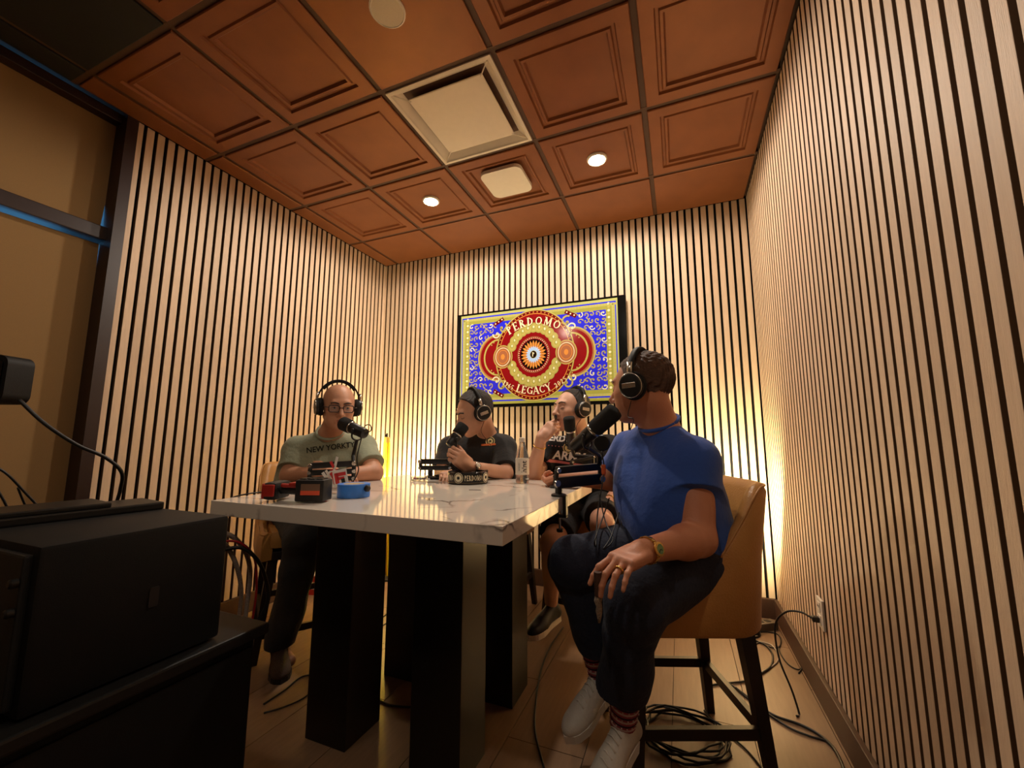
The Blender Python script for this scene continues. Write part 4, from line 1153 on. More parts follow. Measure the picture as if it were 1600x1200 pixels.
# ============================ man in the black T-shirt ============================
def person_tee():
    head = at(893, 642, 2.52); s = 1.13
    fw = Vector((-.62, -.80, .10)); Mh = frame(head, fw, s=s, roll=.06)
    off = Vector((1.34, .02, 0)); t = thing('person', 'man in a black lettered T-shirt and shorts drawing on a cigar', 'person', tuple(off))
    hip = V(1.33, .08, .74); neck = at(910, 692, 2.63); shR = at(861, 703, 2.60); shL = at(953, 700, 2.66)
    elR = at(833, 742, 2.42); wrR = at(846, 684, 2.36); elL = at(968, 768, 2.58); wrL = at(950, 785, 2.38)
    S = Sculpt(.005); add_head(S, Mh, s)
    S.cap(neck, head+rotof(Mh) @ V(0, -.03, -.05)*s, .060, .058, .02)
    lat, up, fwd = add_torso(S, hip, neck, shL, shR, 0, .0)
    for sh, el, wr in ((shR, elR, wrR), (shL, elL, wrL)):
        S.cap(sh, el, .053, .046, .03); S.cap(el, wr, .050, .030, .02)
    hd = at(872, 657, 2.37)-wrR
    add_hand(S, wrR, hd, _R @ V(.75, .2, -.5), 1, [(.55, .9, .5), (.8, 1.2, .7), (1.0, 1.3, .8), (1.1, 1.3, .8)], s=1.05, thumb=(1.0, .3, .4))
    add_hand(S, wrL, (-.15, -.4, -.75), (.0, .5, -.3), -1, [(.3, .5, .4), (.5, .6, .4), (.4, .5, .3), (.3, .5, .3)], s=1.05)
    kns = {}
    for q, kn, an in ((-1, at(862, 850, 2.18), None), (1, V(1.52, -.42, .68), None)):
        an = V(kn.x-.03, kn.y+.08, .26); kns[q] = (kn, an)
        S.cap(hip+lat*q*.09, kn, .085, .060, .04); S.cap(kn, an, .060, .036, .03)
        S.ell(kn.lerp(an, .3)+V(0, .03, 0), (.055, .055, .10), None, .03)
    mk('body', S.mesh(), M['skin3'], t, off)
    G = Sculpt(.0045); add_torso(G, hip, neck-V(0, 0, .012), shL, shR, .016, .012)
    for sh, el, f in ((shR, elR, .62), (shL, elL, .70)):
        e = sh.lerp(el, f); d = (el-sh).normalized(); G.cap(sh, e+d*.05, .068, .080, .03, clip=[(e, d)])
    vq = G.mesh(disp=folds(.0034, 6), cut=lambda x, y, z: .72-z+0*x+0*y); mk('shirt', vq, M['tee_black'], t, off)
    MB().tube([neck+V(0, 0, .020)+fwd*.008+(lat*math.cos(a)*.070+fwd*math.sin(a)*.066)+up*(-.018*math.sin(a)) for a in [2*PI*k/28 for k in range(29)]], .007, 8, cap=False).build('collar', M['tee_black'], t, off, smooth=True)
    b = bvh_of(vq); rt = _R @ V(1, 0, 0); U = V(0, 0, 1); rr = rt*math.cos(.10)-U*math.sin(.10); uu = U*math.cos(.10)+rt*math.sin(.10)
    cdir = (at(895, 710, 2.5)-CAMPOS).normalized()
    decal('shirt_lettering', [text_mesh('PERDOMO', .056, 0, .0022, .12)], at(883, 690, 2.5), rr, uu, cdir, b, M['print_white'], t, off)
    decal('shirt_lettering', [text_mesh('ARMY', .072, 0, .0022, .12)], at(888, 719, 2.5), rr, uu, cdir, b, M['print_white'], t, off)
    dots = [([(x-.003, -.003), (x+.003, -.003), (x+.003, .003), (x-.003, .003)], [(0, 1, 2, 3)]) for x in [-.125+.021*i for i in range(5)]+[.042+.021*i for i in range(5)]]
    decal('shirt_dots', dots, at(889, 699, 2.5), rr, uu, cdir, b, M['print_red'], t, off)
    n = 24; E_ = lambda r0, r1: ([(r0*math.cos(2*PI*k/n), r0*math.sin(2*PI*k/n)) for k in range(n)]+[(r1*math.cos(2*PI*k/n), r1*math.sin(2*PI*k/n)) for k in range(n)], [(k, (k+1) % n, n+(k+1) % n, n+k) for k in range(n)])
    decal('shirt_medallion', [E_(.034, .028), E_(.022, .008)], at(888, 700, 2.5), rr, uu, cdir, b, M['print_gold'], t, off)
    decal('shirt_flourish', [([(-.12, -.006), (.10, -.010), (.12, .0), (.02, .004), (-.10, .012)], [(0, 1, 2, 3, 4)])], at(885, 723, 2.5), rr, uu, cdir, b, M['print_red'], t, off)
    T_ = Sculpt(.006); T_.cap(hip+lat*.07, hip-lat*.07, .135, None, .04)
    for q in (-1, 1):
        kn, an = kns[q]; hj = hip+lat*q*.09; e = hj.lerp(kn, .82); d = (kn-hj).normalized()
        T_.cap(hj, kn, .105, .098, .04, clip=[(e, d)])
        shoe(V(an.x, an.y, .235), (-.3, -1, -.1), 1.0, t, off, M['black'], M['white'], .006, laces=False)
    mk('shorts', T_.mesh(disp=folds(.004, 19)), M['shorts_black'], t, off)
    hairmesh(Mh, s, [(-.12, -.07), (-.06, -.06), (-.01, -.02), (.012, -.01), (.022, .04), (.036, .082), (.052, .106), (.10, .13)], t, off, M['hair_dark'], thick=.005)
    face_bits(Mh, s, t, off, .001, M['hair_dark'], (M['lip'], M['skin3']), closed=True, browr=.0032)
    headphones(Mh, s, 'black and silver headphones on the man in the black T-shirt', cable_to=[Mh @ V(-.083, .0, -.05), Mh @ V(-.08, .03, -.10), at(905, 690, 2.44), at(912, 735, 2.40)])
    mo = Mh @ V(0, .10, -.066); e = at(868, 650, 2.33)
    cg = thing('cigar', 'lit cigar held to his mouth by the man in the black T-shirt', 'cigar', tuple(mo))
    MB().tube([mo, mo.lerp(e, .75)], [.008, .009], 12).build('wrapper', M['cigar'], cg, mo, smooth=35)
    MB().tube([mo.lerp(e, .75), e], [.0088, .008], 12).build('ash', mat('cigar_ash', sg(50, 44, 40), .9), cg, mo, smooth=35)
    # bracelet
    c = wrR.lerp(elR, .22); ax = (elR-wrR).normalized(); x_ = ax.orthogonal().normalized(); y_ = ax.cross(x_)
    o = MB().tube([c+x_*math.cos(a)*.036+y_*math.sin(a)*.036 for a in [2*PI*k/28 for k in range(29)]], .0032, 8, cap=False).build('bracelet', M['gold'], smooth=True)
    tag(o, 'thin gold bracelet on the raised wrist of the man in the black T-shirt', 'bracelet')
    watch(wrL.lerp(elL, .12), (elL-wrL).normalized(), _R @ V(.8, .3, .4), .034, 'gold wristwatch on the lowered wrist of the man in the black T-shirt', M['gold'], M['gold'])
M['cigar'] = mat('cigar_leaf', sg(74, 44, 28), .75, scale=80, var=.25, bump=.3, bscale=120)
person_tee()

# ============================ man in the blue T-shirt ============================
def person_blue():
    s = 1.14; head = at(1003, 606, 1.62)
    fw = Vector((-.95, .31, -.05)); Mh = frame(head, fw, s=s, roll=0)
    off = Vector((1.80, -1.0, 0)); t = thing('person', 'man in a royal blue T-shirt and navy trousers seated at the right of the table', 'person', tuple(off))
    hip = V(1.925, -.935, .725); neck = at(1031, 661, 1.62); shL = at(1084, 722, 1.48); shR = at(985, 704, 1.80)
    elL = at(1092, 842, 1.36); wrL = at(1002, 862, 1.20); elR = at(958, 770, 1.86); wrR = at(884, 757, 1.98)
    wrR.z = .945; elR.z = .955
    knL = at(990, 945, 1.26); anL = at(974, 1118, 1.31); knR = at(896, 878, 1.50); anR = at(936, 1046, 1.50)
    S = Sculpt(.004); add_head(S, Mh, s, wide=1.04)
    S.cap(neck-V(0, 0, .02), head+rotof(Mh) @ V(0, -.028, -.045)*s, .070, .066, .025)
    S.cap(neck, head+rotof(Mh) @ V(0, .035, -.085)*s, .050, .03, .03)
    lat, up, fwd = add_torso(S, hip, neck, shL, shR, 0, .025, wsc=.96)
    S.cap(shL, elL, .066, .052, .03); S.cap(elL, wrL, .055, .033, .02); S.ell(elL.lerp(wrL, .25), (.054, .054, .052), None, .03)
    S.cap(shR, elR, .062, .052, .03); S.cap(elR, wrR, .054, .032, .02)
    hd = at(948, 889, 1.10)-wrL
    fp = add_hand(S, wrL, hd, (.15, .45, -.88), -1, [(.35, .45, .2), (.5, .55, .3), (.42, .5, .25), (.28, .45, .2)], spread=.16, s=1.10, thumb=(.7, .5, .5))
    add_hand(S, wrR, at(862, 755, 2.02)-wrR, _R @ V(-.2, .5, -.8), 1, [(.9, 1.3, .8)]*4, s=1.08, thumb=(.8, .6, .5))
    for q, kn, an in ((1, knL, anL), (-1, knR, anR)):
        S.cap(hip+lat*q*.09, kn, .09, .06, .04); S.cap(kn, an, .056, .036, .03)
    mk('body', S.mesh(), M['skin4'], t, off)
    # shirt
    G = Sculpt(.004); add_torso(G, hip, neck-V(0, 0, .014), shL, shR, .015, .035, wsc=.98)
    for sh, el, f, r1, r2 in ((shL, elL, .40, .078, .092), (shR, elR, .62, .072, .085)):
        e = sh.lerp(el, f); d = (el-sh).normalized(); G.cap(sh, e+d*.05, r1, r2, .04, clip=[(e, (d+V(0, 0, 0)).normalized())])
    fd = folds(.0048, 11)
    vq = G.mesh(disp=fd, cut=lambda x, y, z: .735-z+0*x+0*y); mk('shirt', vq, M['shirt_blue'], t, off)
    hax = (head-neck).normalized()
    MB().tube([neck+V(0, 0, .012)+(lat*math.cos(a)*.074+fwd*(math.sin(a)*.076+.006))+up*(-.022*math.sin(a)-.010) for a in [2*PI*k/32 for k in range(33)]], .008, 8, cap=False).build('collar', M['shirt_blue'], t, off, smooth=True)
    # trousers
    T_ = Sculpt(.004); T_.cap(hip+lat*.075-V(0, 0, .01), hip-lat*.075-V(0, 0, .01), .145, None, .05)
    hL, hR = anL+V(0, .0, .085), anR+V(0, 0, .095)
    for q, kn, an, he in ((1, knL, anL, hL), (-1, knR, anR, hR)):
        hj = hip+lat*q*.09
        T_.cap(hj, kn, .108, .088, .05); T_.ell(kn, (.088, .088, .088), None, .02)
        d = (he-kn).normalized(); T_.cap(kn, he+d*.05, .084, .078, .03, clip=[(he, d)]); T_.cap(he-d*.08, he+d*.05, .078, .080, .02, clip=[(he, d)])
    mk('trousers', T_.mesh(disp=folds(.0048, 12)), M['trousers_navy'], t, off)
    # patterned socks
    for an, kn, td in ((anR, knR, V(-.45, -.85, -.32)), (anL, knL, V(-.42, -.78, -.42))):
        d = (kn-an).normalized(); K = 22; mb = MB()
        for k in range(K):
            mb.m = (0, 1, 2, 1)[k % 4]; mb.tube([an-d*.03+d*.0072*k, an-d*.03+d*.0072*(k+1)], [.041+.0005*k]*2, 20, cap=(k in (0, K-1)))
        for k in range(3, K, 4):
            for j in range(16):
                a = 2*PI*j/16; x_ = d.orthogonal().normalized(); y_ = d.cross(x_)
                n_ = x_*math.cos(a)+y_*math.sin(a); mb.m = 2
                mb.box(an-d*.03+d*.0072*(k+.5)+n_*(.0415+.0005*k), (.004, .004, .004), rot=Matrix((n_, d.cross(n_), d)).transposed())
        mb.build('sock', [M['sock_dark'], M['sock_red'], M['sock_white']], t, off, smooth=40)
        shoe(an+V(.0, .0, -.02), td, 1.02, t, off, M['sneaker'], M['sneaker_sole'], .0035, up=(0, -.05, 1))
    hairmesh(Mh, s*1.02, [(-.12, -.05), (-.06, -.04), (-.02, -.01), (.012, -.004), (.028, .04), (.048, .078), (.064, .094), (.10, .11)], t, off, M['hair_brown'], thick=.006, amp=.0030, h=.0035)
    face_bits(Mh, s, t, off, 0, M['hair_brown'], (M['lip'], M['skin4']), closed=True)
    headphones(Mh, s, 'black and silver headphones on the man in the blue T-shirt', cup_gap=.086, tilt=.0, cable_to=[Mh @ V(-.086, .005, -.05), Mh @ V(-.088, .02, -.10), at(990, 655, 1.50), at(985, 672, 1.54)])
    watch(wrL.lerp(elL, .10), (elL-wrL).normalized(), _R @ V(-.1, .25, .9) + (CAMPOS-wrL).normalized()*1.3, .038, 'gold wristwatch with a green dial on the man in the blue T-shirt', M['gold'], mat('green_dial', sg(120, 150, 100), .25), ds=.019)
    # ring
    a, b_ = fp[2][0].lerp(fp[2][1], .55), fp[2][1]; ax = (b_-a).normalized(); x_ = ax.orthogonal().normalized(); y_ = ax.cross(x_)
    o = MB().tube([a+x_*math.cos(q)*.0115+y_*math.sin(q)*.0115 for q in [2*PI*k/24 for k in range(25)]], .0022, 8, cap=False, flat=1.6, up=ax).build('ring', M['gold'], smooth=True)
    tag(o, 'gold wedding ring on the hand resting on the navy trousers', 'ring')
    # cigar between the fingers
    p0 = fp[0][2].lerp(fp[1][1], .5)+V(-.004, -.004, .004); p1 = at(936, 968, 1.12)
    p1 = p0+(p1-p0).normalized()*.13
    cg = thing('cigar', 'half-smoked cigar with grey ash held over the knee by the man in the blue T-shirt', 'cigar', tuple(p0))
    MB().tube([p0-(p1-p0)*.04, p0, p0.lerp(p1, .45)], [.0105, .0115, .0105], 12).build('wrapper', M['cigar'], cg, p0, smooth=35)
    r_ = random.Random(2)
    MB().tube([p0.lerp(p1, .45+.11*k)+V(r_.uniform(-.002, .002), r_.uniform(-.002, .002), 0) for k in range(6)], [.0108, .0102, .0085, .0090, .0062, .003], 10).build('ash', mat('grey_ash', sg(150, 130, 110), .95, bump=.8, bscale=300), cg, p0, smooth=True)
M['sock_dark'] = mat('sock_maroon', sg(52, 18, 30), .9); M['sock_red'] = mat('sock_rose', sg(160, 70, 84), .9); M['sock_white'] = mat('sock_cream', sg(205, 180, 175), .9)
M['sneaker'] = mat('white_leather_sneaker', sg(206, 200, 190), .5, var=.03, bump=.1, bscale=80)
M['sneaker_sole'] = mat('white_rubber_sole', sg(220, 214, 204), .55, var=.03)
person_blue()
# ------------------------------------------------------------------ microphones on low-profile arms
def mic(label, foam, tail, r, bars, post, joint=None, thick=.010, flen=.42, disc=None, clampdrop=.0, knobs=True, fist=False):
    foam = Vector(foam); tail = Vector(tail); ax = (foam-tail).normalized(); L = (foam-tail).length
    base = Vector(post[0]); t = thing('boom_microphone', label, 'microphone', tuple(base)); off = base
    MB().lathe([(r*.80, 0), (r*1.0, L*.04), (r*1.04, L*flen*.9), (r*.92, L*flen*.99), (r*.5, L*flen*1.04)], foam-ax*L*flen, ax, 24).build('windscreen', M['foam'], t, off, smooth=True)
    bd = MB().lathe([(r*.45, 0), (r*.72, L*.02), (r*.80, L*.10), (r*.78, L*.30), (r*.84, L*.32), (r*.84, L*.58)], tail, ax, 24).build('microphone_body', M['metalblk'], t, off, smooth=35)
    MB().lathe([(r*.86, 0), (r*.90, .002), (r*.90, .007), (r*.86, .009)], foam-ax*L*(flen+.03), ax, 24).build('silver_band', M['chrome'], bd, off, smooth=35)
    sd = ax.cross(Vector((0, 0, 1))).normalized(); mid = tail.lerp(foam, .34)
    for q in (-1, 1):
        c = mid+sd*q*r*.92
        MB().lathe([(r*.20, -.004), (r*.26, -.002), (r*.26, .003), (r*.18, .005)], c, sd*q, 16).build('swivel_knob', M['metalblk'], bd, off, smooth=35)
    J = Vector(joint) if joint is not None else mid-Vector((0, 0, .07))
    MB().tube(spline([mid+sd*r*.98, mid+sd*r*.9-Vector((0, 0, r*1.1)), mid-Vector((0, 0, r*1.5)), mid-sd*r*.9-Vector((0, 0, r*1.1)), mid-sd*r*.98], 5), .0045, 8).build('yoke', M['metalblk'], t, off, smooth=True)
    MB().tube([mid-Vector((0, 0, r*1.4)), J], .009, 12).build('swivel_post', M['metalblk'], t, off, smooth=35)
    if disc:
        MB().lathe([(r*.9, -.012), (r*1.05, -.006), (r*1.05, .006), (r*.9, .012)], disc, (CAMPOS-Vector(disc)).normalized(), 26).build('joint_disc', M['black'], t, off, smooth=35)
    prev = J
    for i, (a, b, h_) in enumerate(bars):
        a = Vector(a); b = Vector(b); d = b-a
        yaw = math.atan2(d.y, d.x); pit = -math.atan2(d.z, math.hypot(d.x, d.y))
        rot = (Matrix.Rotation(yaw, 3, 'Z') @ Matrix.Rotation(pit, 3, 'Y'))
        bb = MB().box((a+b)/2, (d.length, .026, h_), rot=rot, bev=.003).build('arm_beam', M['metalblk'], t, off, smooth=35)
        if knobs:
            n_ = rot @ Vector((0, 1, 0)); n_ = n_ if n_.dot(CAMPOS-a) > 0 else -n_
            for e in (a, b): MB().lathe([(h_*.34, .012), (h_*.38, .015), (h_*.3, .019)], e, n_, 14).build('hinge_bolt', M['chrome'], bb, off, smooth=35)
    for i in range(len(bars)-1):
        e0 = Vector(bars[i][0]); e1 = Vector(bars[i+1][0]); MB().tube([e0, e1], .010, 10).build('hinge', M['metalblk'], t, off, smooth=35)
        e0 = Vector(bars[i][1]); e1 = Vector(bars[i+1][1]); MB().tube([e0, e1], .010, 10).build('hinge', M['metalblk'], t, off, smooth=35)
    MB().tube([J, Vector(bars[0][1])], .010, 10).build('riser', M['metalblk'], t, off, smooth=35)
    MB().tube([base+Vector((0, 0, .0)), Vector(post[1])], .015, 14).build('clamp_post', M['metalblk'], t, off, smooth=35)
    MB().lathe([(.030, 0), (.032, .002), (.030, .008), (.018, .012)], base, (0, 0, 1), 24).build('clamp_plate', M['metalblk'], t, off, smooth=35)
    if clampdrop:
        MB().box(base+Vector((.028, -.004, -clampdrop/2+.004)), (.014, .030, clampdrop), bev=.002).build('clamp_bracket', M['metalblk'], t, off)
        MB().box(base+Vector((.010, -.004, -clampdrop+.008)), (.05, .03, .012), bev=.002).build('clamp_bracket', M['metalblk'], t, off)
        MB().tube([base+Vector((.004, -.004, -clampdrop-.05)), base+Vector((.004, -.004, -clampdrop+.03))], .005, 8).build('clamp_screw', M['chrome'], t, off, smooth=35)
        MB().lathe([(.012, 0), (.014, .004), (.014, .012)], base+Vector((.004, -.004, -clampdrop-.056)), (0, 0, 1), 12).build('clamp_knob', M['black'], t, off)
    return t
# in front of the man in blue
d = 1.78
pb = at(868, 787, d); pb = Vector((1.452, pb.y, TZ+.001)); pb = Vector((1.450, -1.015, TZ+.001))
def onp(u, v, y=None, x=None):
    o = at(u, v, 1)-CAMPOS
    t_ = (y-CAMPOS.y)/o.y if y is not None else (x-CAMPOS.x)/o.x
    return CAMPOS+o*t_
pu = 868
b0 = at(868, 738, 1.80); 
mic('boom microphone at the mouth of the man in blue, clamped to the table edge', at(962, 641, 1.56), at(896, 700, 1.66), .034,
    [(at(870, 735, 1.66), at(937, 729, 1.78), .029), (at(868, 755, 1.66), at(938, 748, 1.78), .044)],
    (pb, (pb.x, pb.y, TZ+.075)), joint=at(936, 712, 1.75), disc=at(940, 692, 1.74), flen=.50, clampdrop=.085)
# in front of the man in the black T-shirt
mic('boom microphone standing upright before the man in the black T-shirt', at(889, 652, 2.14), at(894, 702, 2.18), .030,
    [(at(893, 722, 2.14), at(926, 714, 2.2), .016), (at(893, 733, 2.14), at(926, 727, 2.2), .016)],
    (Vector((1.36, -.74, TZ+.001)), (1.36, -.74, TZ+.06)), joint=at(897, 712, 2.17), flen=.42, disc=None)
# in front of the man in the polo: he holds it
mic('boom microphone gripped in the fist of the man in the black polo shirt', at(725, 664, 2.30), at(702, 697, 2.24), .034,
    [(at(657, 721, 2.26), at(705, 721, 2.24), .028), (at(657, 731, 2.26), at(704, 731, 2.24), .024)],
    (Vector((.52, -.545, TZ+.001)), (.52, -.545, TZ+.05)), joint=at(705, 712, 2.25), flen=.48)
# in front of the man in green
mic('boom microphone pointing left at the mouth of the man in the green T-shirt', at(535, 661, 2.10), at(571, 678, 2.02), .034,
    [(at(485, 728, 1.95), at(553, 724, 2.0), .028), (at(484, 739, 1.95), at(553, 736, 2.0), .026), (at(483, 749, 1.95), at(552, 747, 2.0), .022)],
    (Vector((.335, -1.24, TZ+.001)), (.335, -1.24, TZ+.05)), joint=at(552, 712, 2.02), flen=.40)
cable('microphone_cable', [at(571, 678, 2.02), at(580, 672, 2.0), at(578, 664, 2.02), at(570, 666, 2.05), at(566, 680, 2.03), at(558, 715, 1.99), at(560, 735, 1.98), at(552, 752, 1.97), at(545, 757, 1.96)], .0028, M['rubber'], 'thin black cable looping from the microphone of the man in green to the tabletop')
cable('microphone_cable', [at(940, 705, 1.70), at(944, 730, 1.68), at(943, 745, 1.66), at(934, 800, 1.60), at(931, 850, 1.45), at(930, 842, 1.42), at(945, 800, 1.60), at(952, 778, 1.62)], .0026, M['rubber'], 'thin black cable hanging from the front microphone past the table edge')
cable('microphone_cable', [at(936, 772, 1.64), at(946, 815, 1.55), at(958, 842, 1.45), at(943, 858, 1.40), at(955, 838, 1.45), at(968, 800, 1.6), at(972, 825, 1.56)], .0024, M['rubber'], 'looping thin black cable above the knees of the man in blue')
o = MB().lathe([(.008, 0), (.009, .004), (.009, .035), (.005, .045)], at(943, 726, 1.675), (0, 0, -1), 14).build('cable_connector', mat('orange_connector', sg(214, 92, 40), .5)); tag(o, 'small orange plug hanging beside the front microphone joint', 'plug')

# ------------------------------------------------------------------ things on the table
def tableat(u, v): 
    dd = at(u, v, 1)-CAMPOS; return CAMPOS+dd*((TZ-CAMPOS.z)/dd.z)
# ashtray
p = tableat(726, 757); c = p+Vector((-.02, .075, 0)); c.z = TZ+.001
ash = thing('ashtray', 'large round black ashtray with cream lettering and a ring emblem', 'ashtray', tuple(c))
RA = .106
MB().lathe([(RA-.008, 0), (RA, .004), (RA, .058), (RA-.004, .062), (RA-.020, .062), (RA-.028, .050), (RA-.030, .014), (.01, .012)], n=48).build('bowl', mat('black_ceramic', sg(16, 14, 14), .18), ash, smooth=35)
for k in range(4):
    a = PI/4+PI/2*k; MB().box((math.cos(a)*(RA-.012), math.sin(a)*(RA-.012), .060), (.03, .022, .008), rot=Matrix.Rotation(a, 3, 'Z'), bev=.002).build('cigar_rest', mat('rest_black', sg(30, 28, 26), .3), ash)
MB().lathe([(RA+.0004, .006), (RA+.0006, .007), (RA+.0006, .009), (RA+.0004, .010)], n=48).build('band', mat('dull_gold_line', sg(90, 78, 54), .4), ash)
camdir = math.atan2(CAMPOS.y-c.y, CAMPOS.x-c.x)
def cyl_emit(mb, a0, z0, R_, kx=1.0):
    def e(poly):
        n = len(poly); mb.add([(R_*math.cos(a0+kx*u/R_), R_*math.sin(a0+kx*u/R_), z0+v) for u, v in poly], [tuple(range(n))])
    return e
M['cream_print'] = mat('cream_print', sg(226, 212, 180), .5)
for rep, a_ in enumerate((camdir+.27, camdir-1.24, camdir+1.76, camdir+3.0)):
    mb = MB(); serif_text('PERDOMO', lambda x: ((x, 0), 0), .026, cyl_emit(mb, a_, .020, RA+.0012, .58), gap=.05); mb.build('lettering', M['cream_print'], ash)
for a_ in (camdir-.49, camdir+1.02, camdir-1.98, camdir+2.4):
    mb = MB(); e = cyl_emit(mb, a_, .033, RA+.0014)
    for r0, r1 in ((.0265, .0235), (.020, .008)):
        for k in range(28):
            t_ = [2*PI*(k+j)/28 for j in (0, 1)]
            e([(r0*math.cos(t_[0]), r0*math.sin(t_[0])), (r0*math.cos(t_[1]), r0*math.sin(t_[1])), (r1*math.cos(t_[1]), r1*math.sin(t_[1])), (r1*math.cos(t_[0]), r1*math.sin(t_[0]))])
    mb.build('ring_emblem', M['cream_print'], ash)
# water bottle
p = tableat(813, 756); p.y += .03
bt = thing('water_bottle', 'clear plastic water bottle with a white label and white cap', 'bottle', (p.x, p.y, TZ+.001))
sB = 1.10
M['pet'] = mat('clear_bottle', (.93, .95, .95), .06, var=0, trans=.92)
M['pet'].node_tree.nodes['Principled BSDF'].inputs['IOR'].default_value = 1.2
MB().lathe([(.024*sB, 0), (.032*sB, .004), (.0325*sB, .02), (.031*sB, .03), (.0325*sB, .04), (.0325*sB, .115*sB), (.029*sB, .135*sB), (.020*sB, .165*sB), (.0145*sB, .185*sB), (.0135*sB, .20*sB)], n=32).build('bottle_body', M['pet'], bt, smooth=True)
MB().lathe([(.0150*sB, .196*sB), (.0158*sB, .198*sB), (.0158*sB, .215*sB), (.013*sB, .218*sB)], n=24).build('cap', M['white'], bt, smooth=30)
MB().lathe([(.0328*sB, .045), (.0332*sB, .046), (.0332*sB, .128), (.0328*sB, .129)], n=40).build('label', M['white'], bt, smooth=30)
cdb = math.atan2(CAMPOS.y-p.y, CAMPOS.x-p.x)
def cyl_text(s, size, a0, z0, R_, m, name, parent, bold=0):
    vs, fs = text_mesh(s, size, 0, bold); mb = MB()    # reads upwards
    mb.add([(R_*math.cos(a0-v[1]/R_), R_*math.sin(a0-v[1]/R_), z0+v[0]) for v in vs], fs); mb.build(name, m, parent)
cyl_text('hint', .040, cdb+.62, .087, .0340*sB, M['black'], 'label_word', bt, .0006)
cyl_text('water', .019, cdb-.35, .087, .0340*sB, mat('grey_print', sg(130, 135, 140), .6), 'label_small_print', bt)
# cordless drill lying on its side
pr = tableat(480, 787)
dx = Vector((.93, .36, 0)).normalized()
drl = thing('cordless_drill', 'red and black cordless power tool lying on its side with its battery towards the viewer', 'power tool', (pr.x, pr.y, TZ+.001), .36); drl.scale = (.86, .86, .86)
M['tool_red'] = mat('tool_red', sg(176, 44, 34), .4); M['tool_blk'] = mat('tool_black', sg(24, 23, 24), .5, bump=.2, bscale=300)
bat = MB().box((.0, .05, .050), (.125, .085, .092), bev=.009).build('battery', M['tool_blk'], drl, smooth=35)
MB().box((.006, .006, .056), (.082, .002, .046)).build('battery_label', mat('label_grey', sg(120, 92, 74), .5), bat)
MB().box((.006, .0048, .042), (.082, .002, .018)).build('battery_label_band', mat('label_red_orange', sg(226, 90, 60), .5), bat)
for q in (-1, 0, 1): MB().box((q*.036, .045, .098), (.028, .05, .006), bev=.002).build('battery_latch', M['black'], bat)
MB().tube(spline([(-.05, .06, .050), (-.09, .062, .050), (-.13, .065, .052), (-.17, .066, .055)], 4), .027, 14, flat=.85).build('grip', M['tool_blk'], drl, smooth=True)
MB().tube(spline([(-.06, .036, .066), (-.10, .035, .068), (-.135, .036, .070)], 4), .009, 8).build('grip_inlay', M['tool_red'], drl, smooth=True)
MB().box((-.075, .055, .075), (.05, .06, .014), bev=.005).build('base_guard', M['tool_red'], drl, smooth=35)
MB().box((-.178, .075, .046), (.062, .12, .076), bev=.018).build('motor_housing', M['tool_blk'], drl, smooth=40)
MB().box((-.206, .070, .046), (.016, .105, .066), bev=.007).build('housing_end', M['tool_red'], drl, smooth=40)
MB().box((-.178, .012, .050), (.050, .010, .050), bev=.004).build('side_shell', M['tool_red'], drl, smooth=40)
MB().lathe([(.030, 0), (.026, .03), (.016, .05), (.010, .055)], (-.178, .135, .046), (0, 1, 0), 20).build('chuck', M['metalblk'], drl, smooth=35)
MB().box((-.142, .088, .052), (.014, .022, .03), bev=.004).build('trigger', M['tool_red'], drl)
cable('table_cable', [V(at(322, 990, 1.62).x, at(322, 990, 1.62).y, .004), at(322, 990, 1.62), at(326, 860, 1.68), at(343, 805, 1.75), at(350, 790, 1.76), at(362, 778, 1.80), at(385, 772, 1.90), at(408, 769, 1.97), at(425, 768, 2.02)], .0032, M['rubber'], 'black cable arching over the left table corner towards the power tool')
# roll of blue tape, on its edge side up
pt = tableat(538, 780)
tp = thing('tape_roll', 'roll of bright blue painter tape lying flat beside the power tool', 'tape', (pt.x-.015, pt.y+.065, TZ+.001))
MB().lathe([(.040, .0005), (.062, 0), (.063, .003), (.063, .049), (.062, .052), (.040, .0515)], n=40).build('tape', mat('blue_tape', sg(60, 130, 226), .45), tp, smooth=30)
MB().lathe([(.0385, -.0), (.0405, 0), (.0405, .052), (.0385, .052)], n=36).build('core', mat('card_core', sg(180, 160, 130), .8), tp, smooth=30)
MB().lathe([(.010, 0), (.013, .004), (.013, .014), (.008, .018)], (.064, -.005, .036), (1, 0, 0), 16).build('small_knob', M['black'], tp, smooth=30)
# bundle of tags on the tape
pc = at(524, 740, 1.80)
tg = thing('tag_bundle', 'bundle of red and white printed tags and zip ties on top of the blue tape', 'tags', tuple(pc))
M['paper'] = mat('white_card', sg(228, 222, 214), .6); M['tag_red'] = mat('tag_red', sg(206, 40, 44), .5)
fx = _R @ Vector((1, 0, 0)); fy = _R @ Vector((0, 1, 0)); fz_ = _R @ Vector((0, 0, 1))
r_ = random.Random(4)
def card(cu, cv, w_, h_, ang, m, name, dz=0, tilt=0):
    rot = Matrix((fx, fy, fz_)).transposed() @ Matrix.Rotation(ang, 3, 'Z') @ Matrix.Rotation(tilt, 3, 'Y')
    return MB().box(fx*cu+fy*cv+fz_*dz, (w_, h_, .0012), rot=rot).build(name, m, tg)
card(.027, -.012, .062, .064, .18, M['paper'], 'tag', .012)
cr = MB(); 
rot = Matrix((fx, fy, fz_)).transposed() @ Matrix.Rotation(.18, 3, 'Z')
for (a, b, c_, e) in ((-.020, -.026, .012, .05), (-.002, .016, .044, .016), (-.004, -.004, .034, .013)):
    pass
for (cx, cy, w_, h_) in ((-.016, -.004, .017, .046), (.004, .012, .044, .015), (.000, -.006, .034, .012)):
    cr.box(fx*.027-fy*.012+fz_*.0132+rot @ Vector((cx, cy, 0)), (w_, h_, .001), rot=rot)
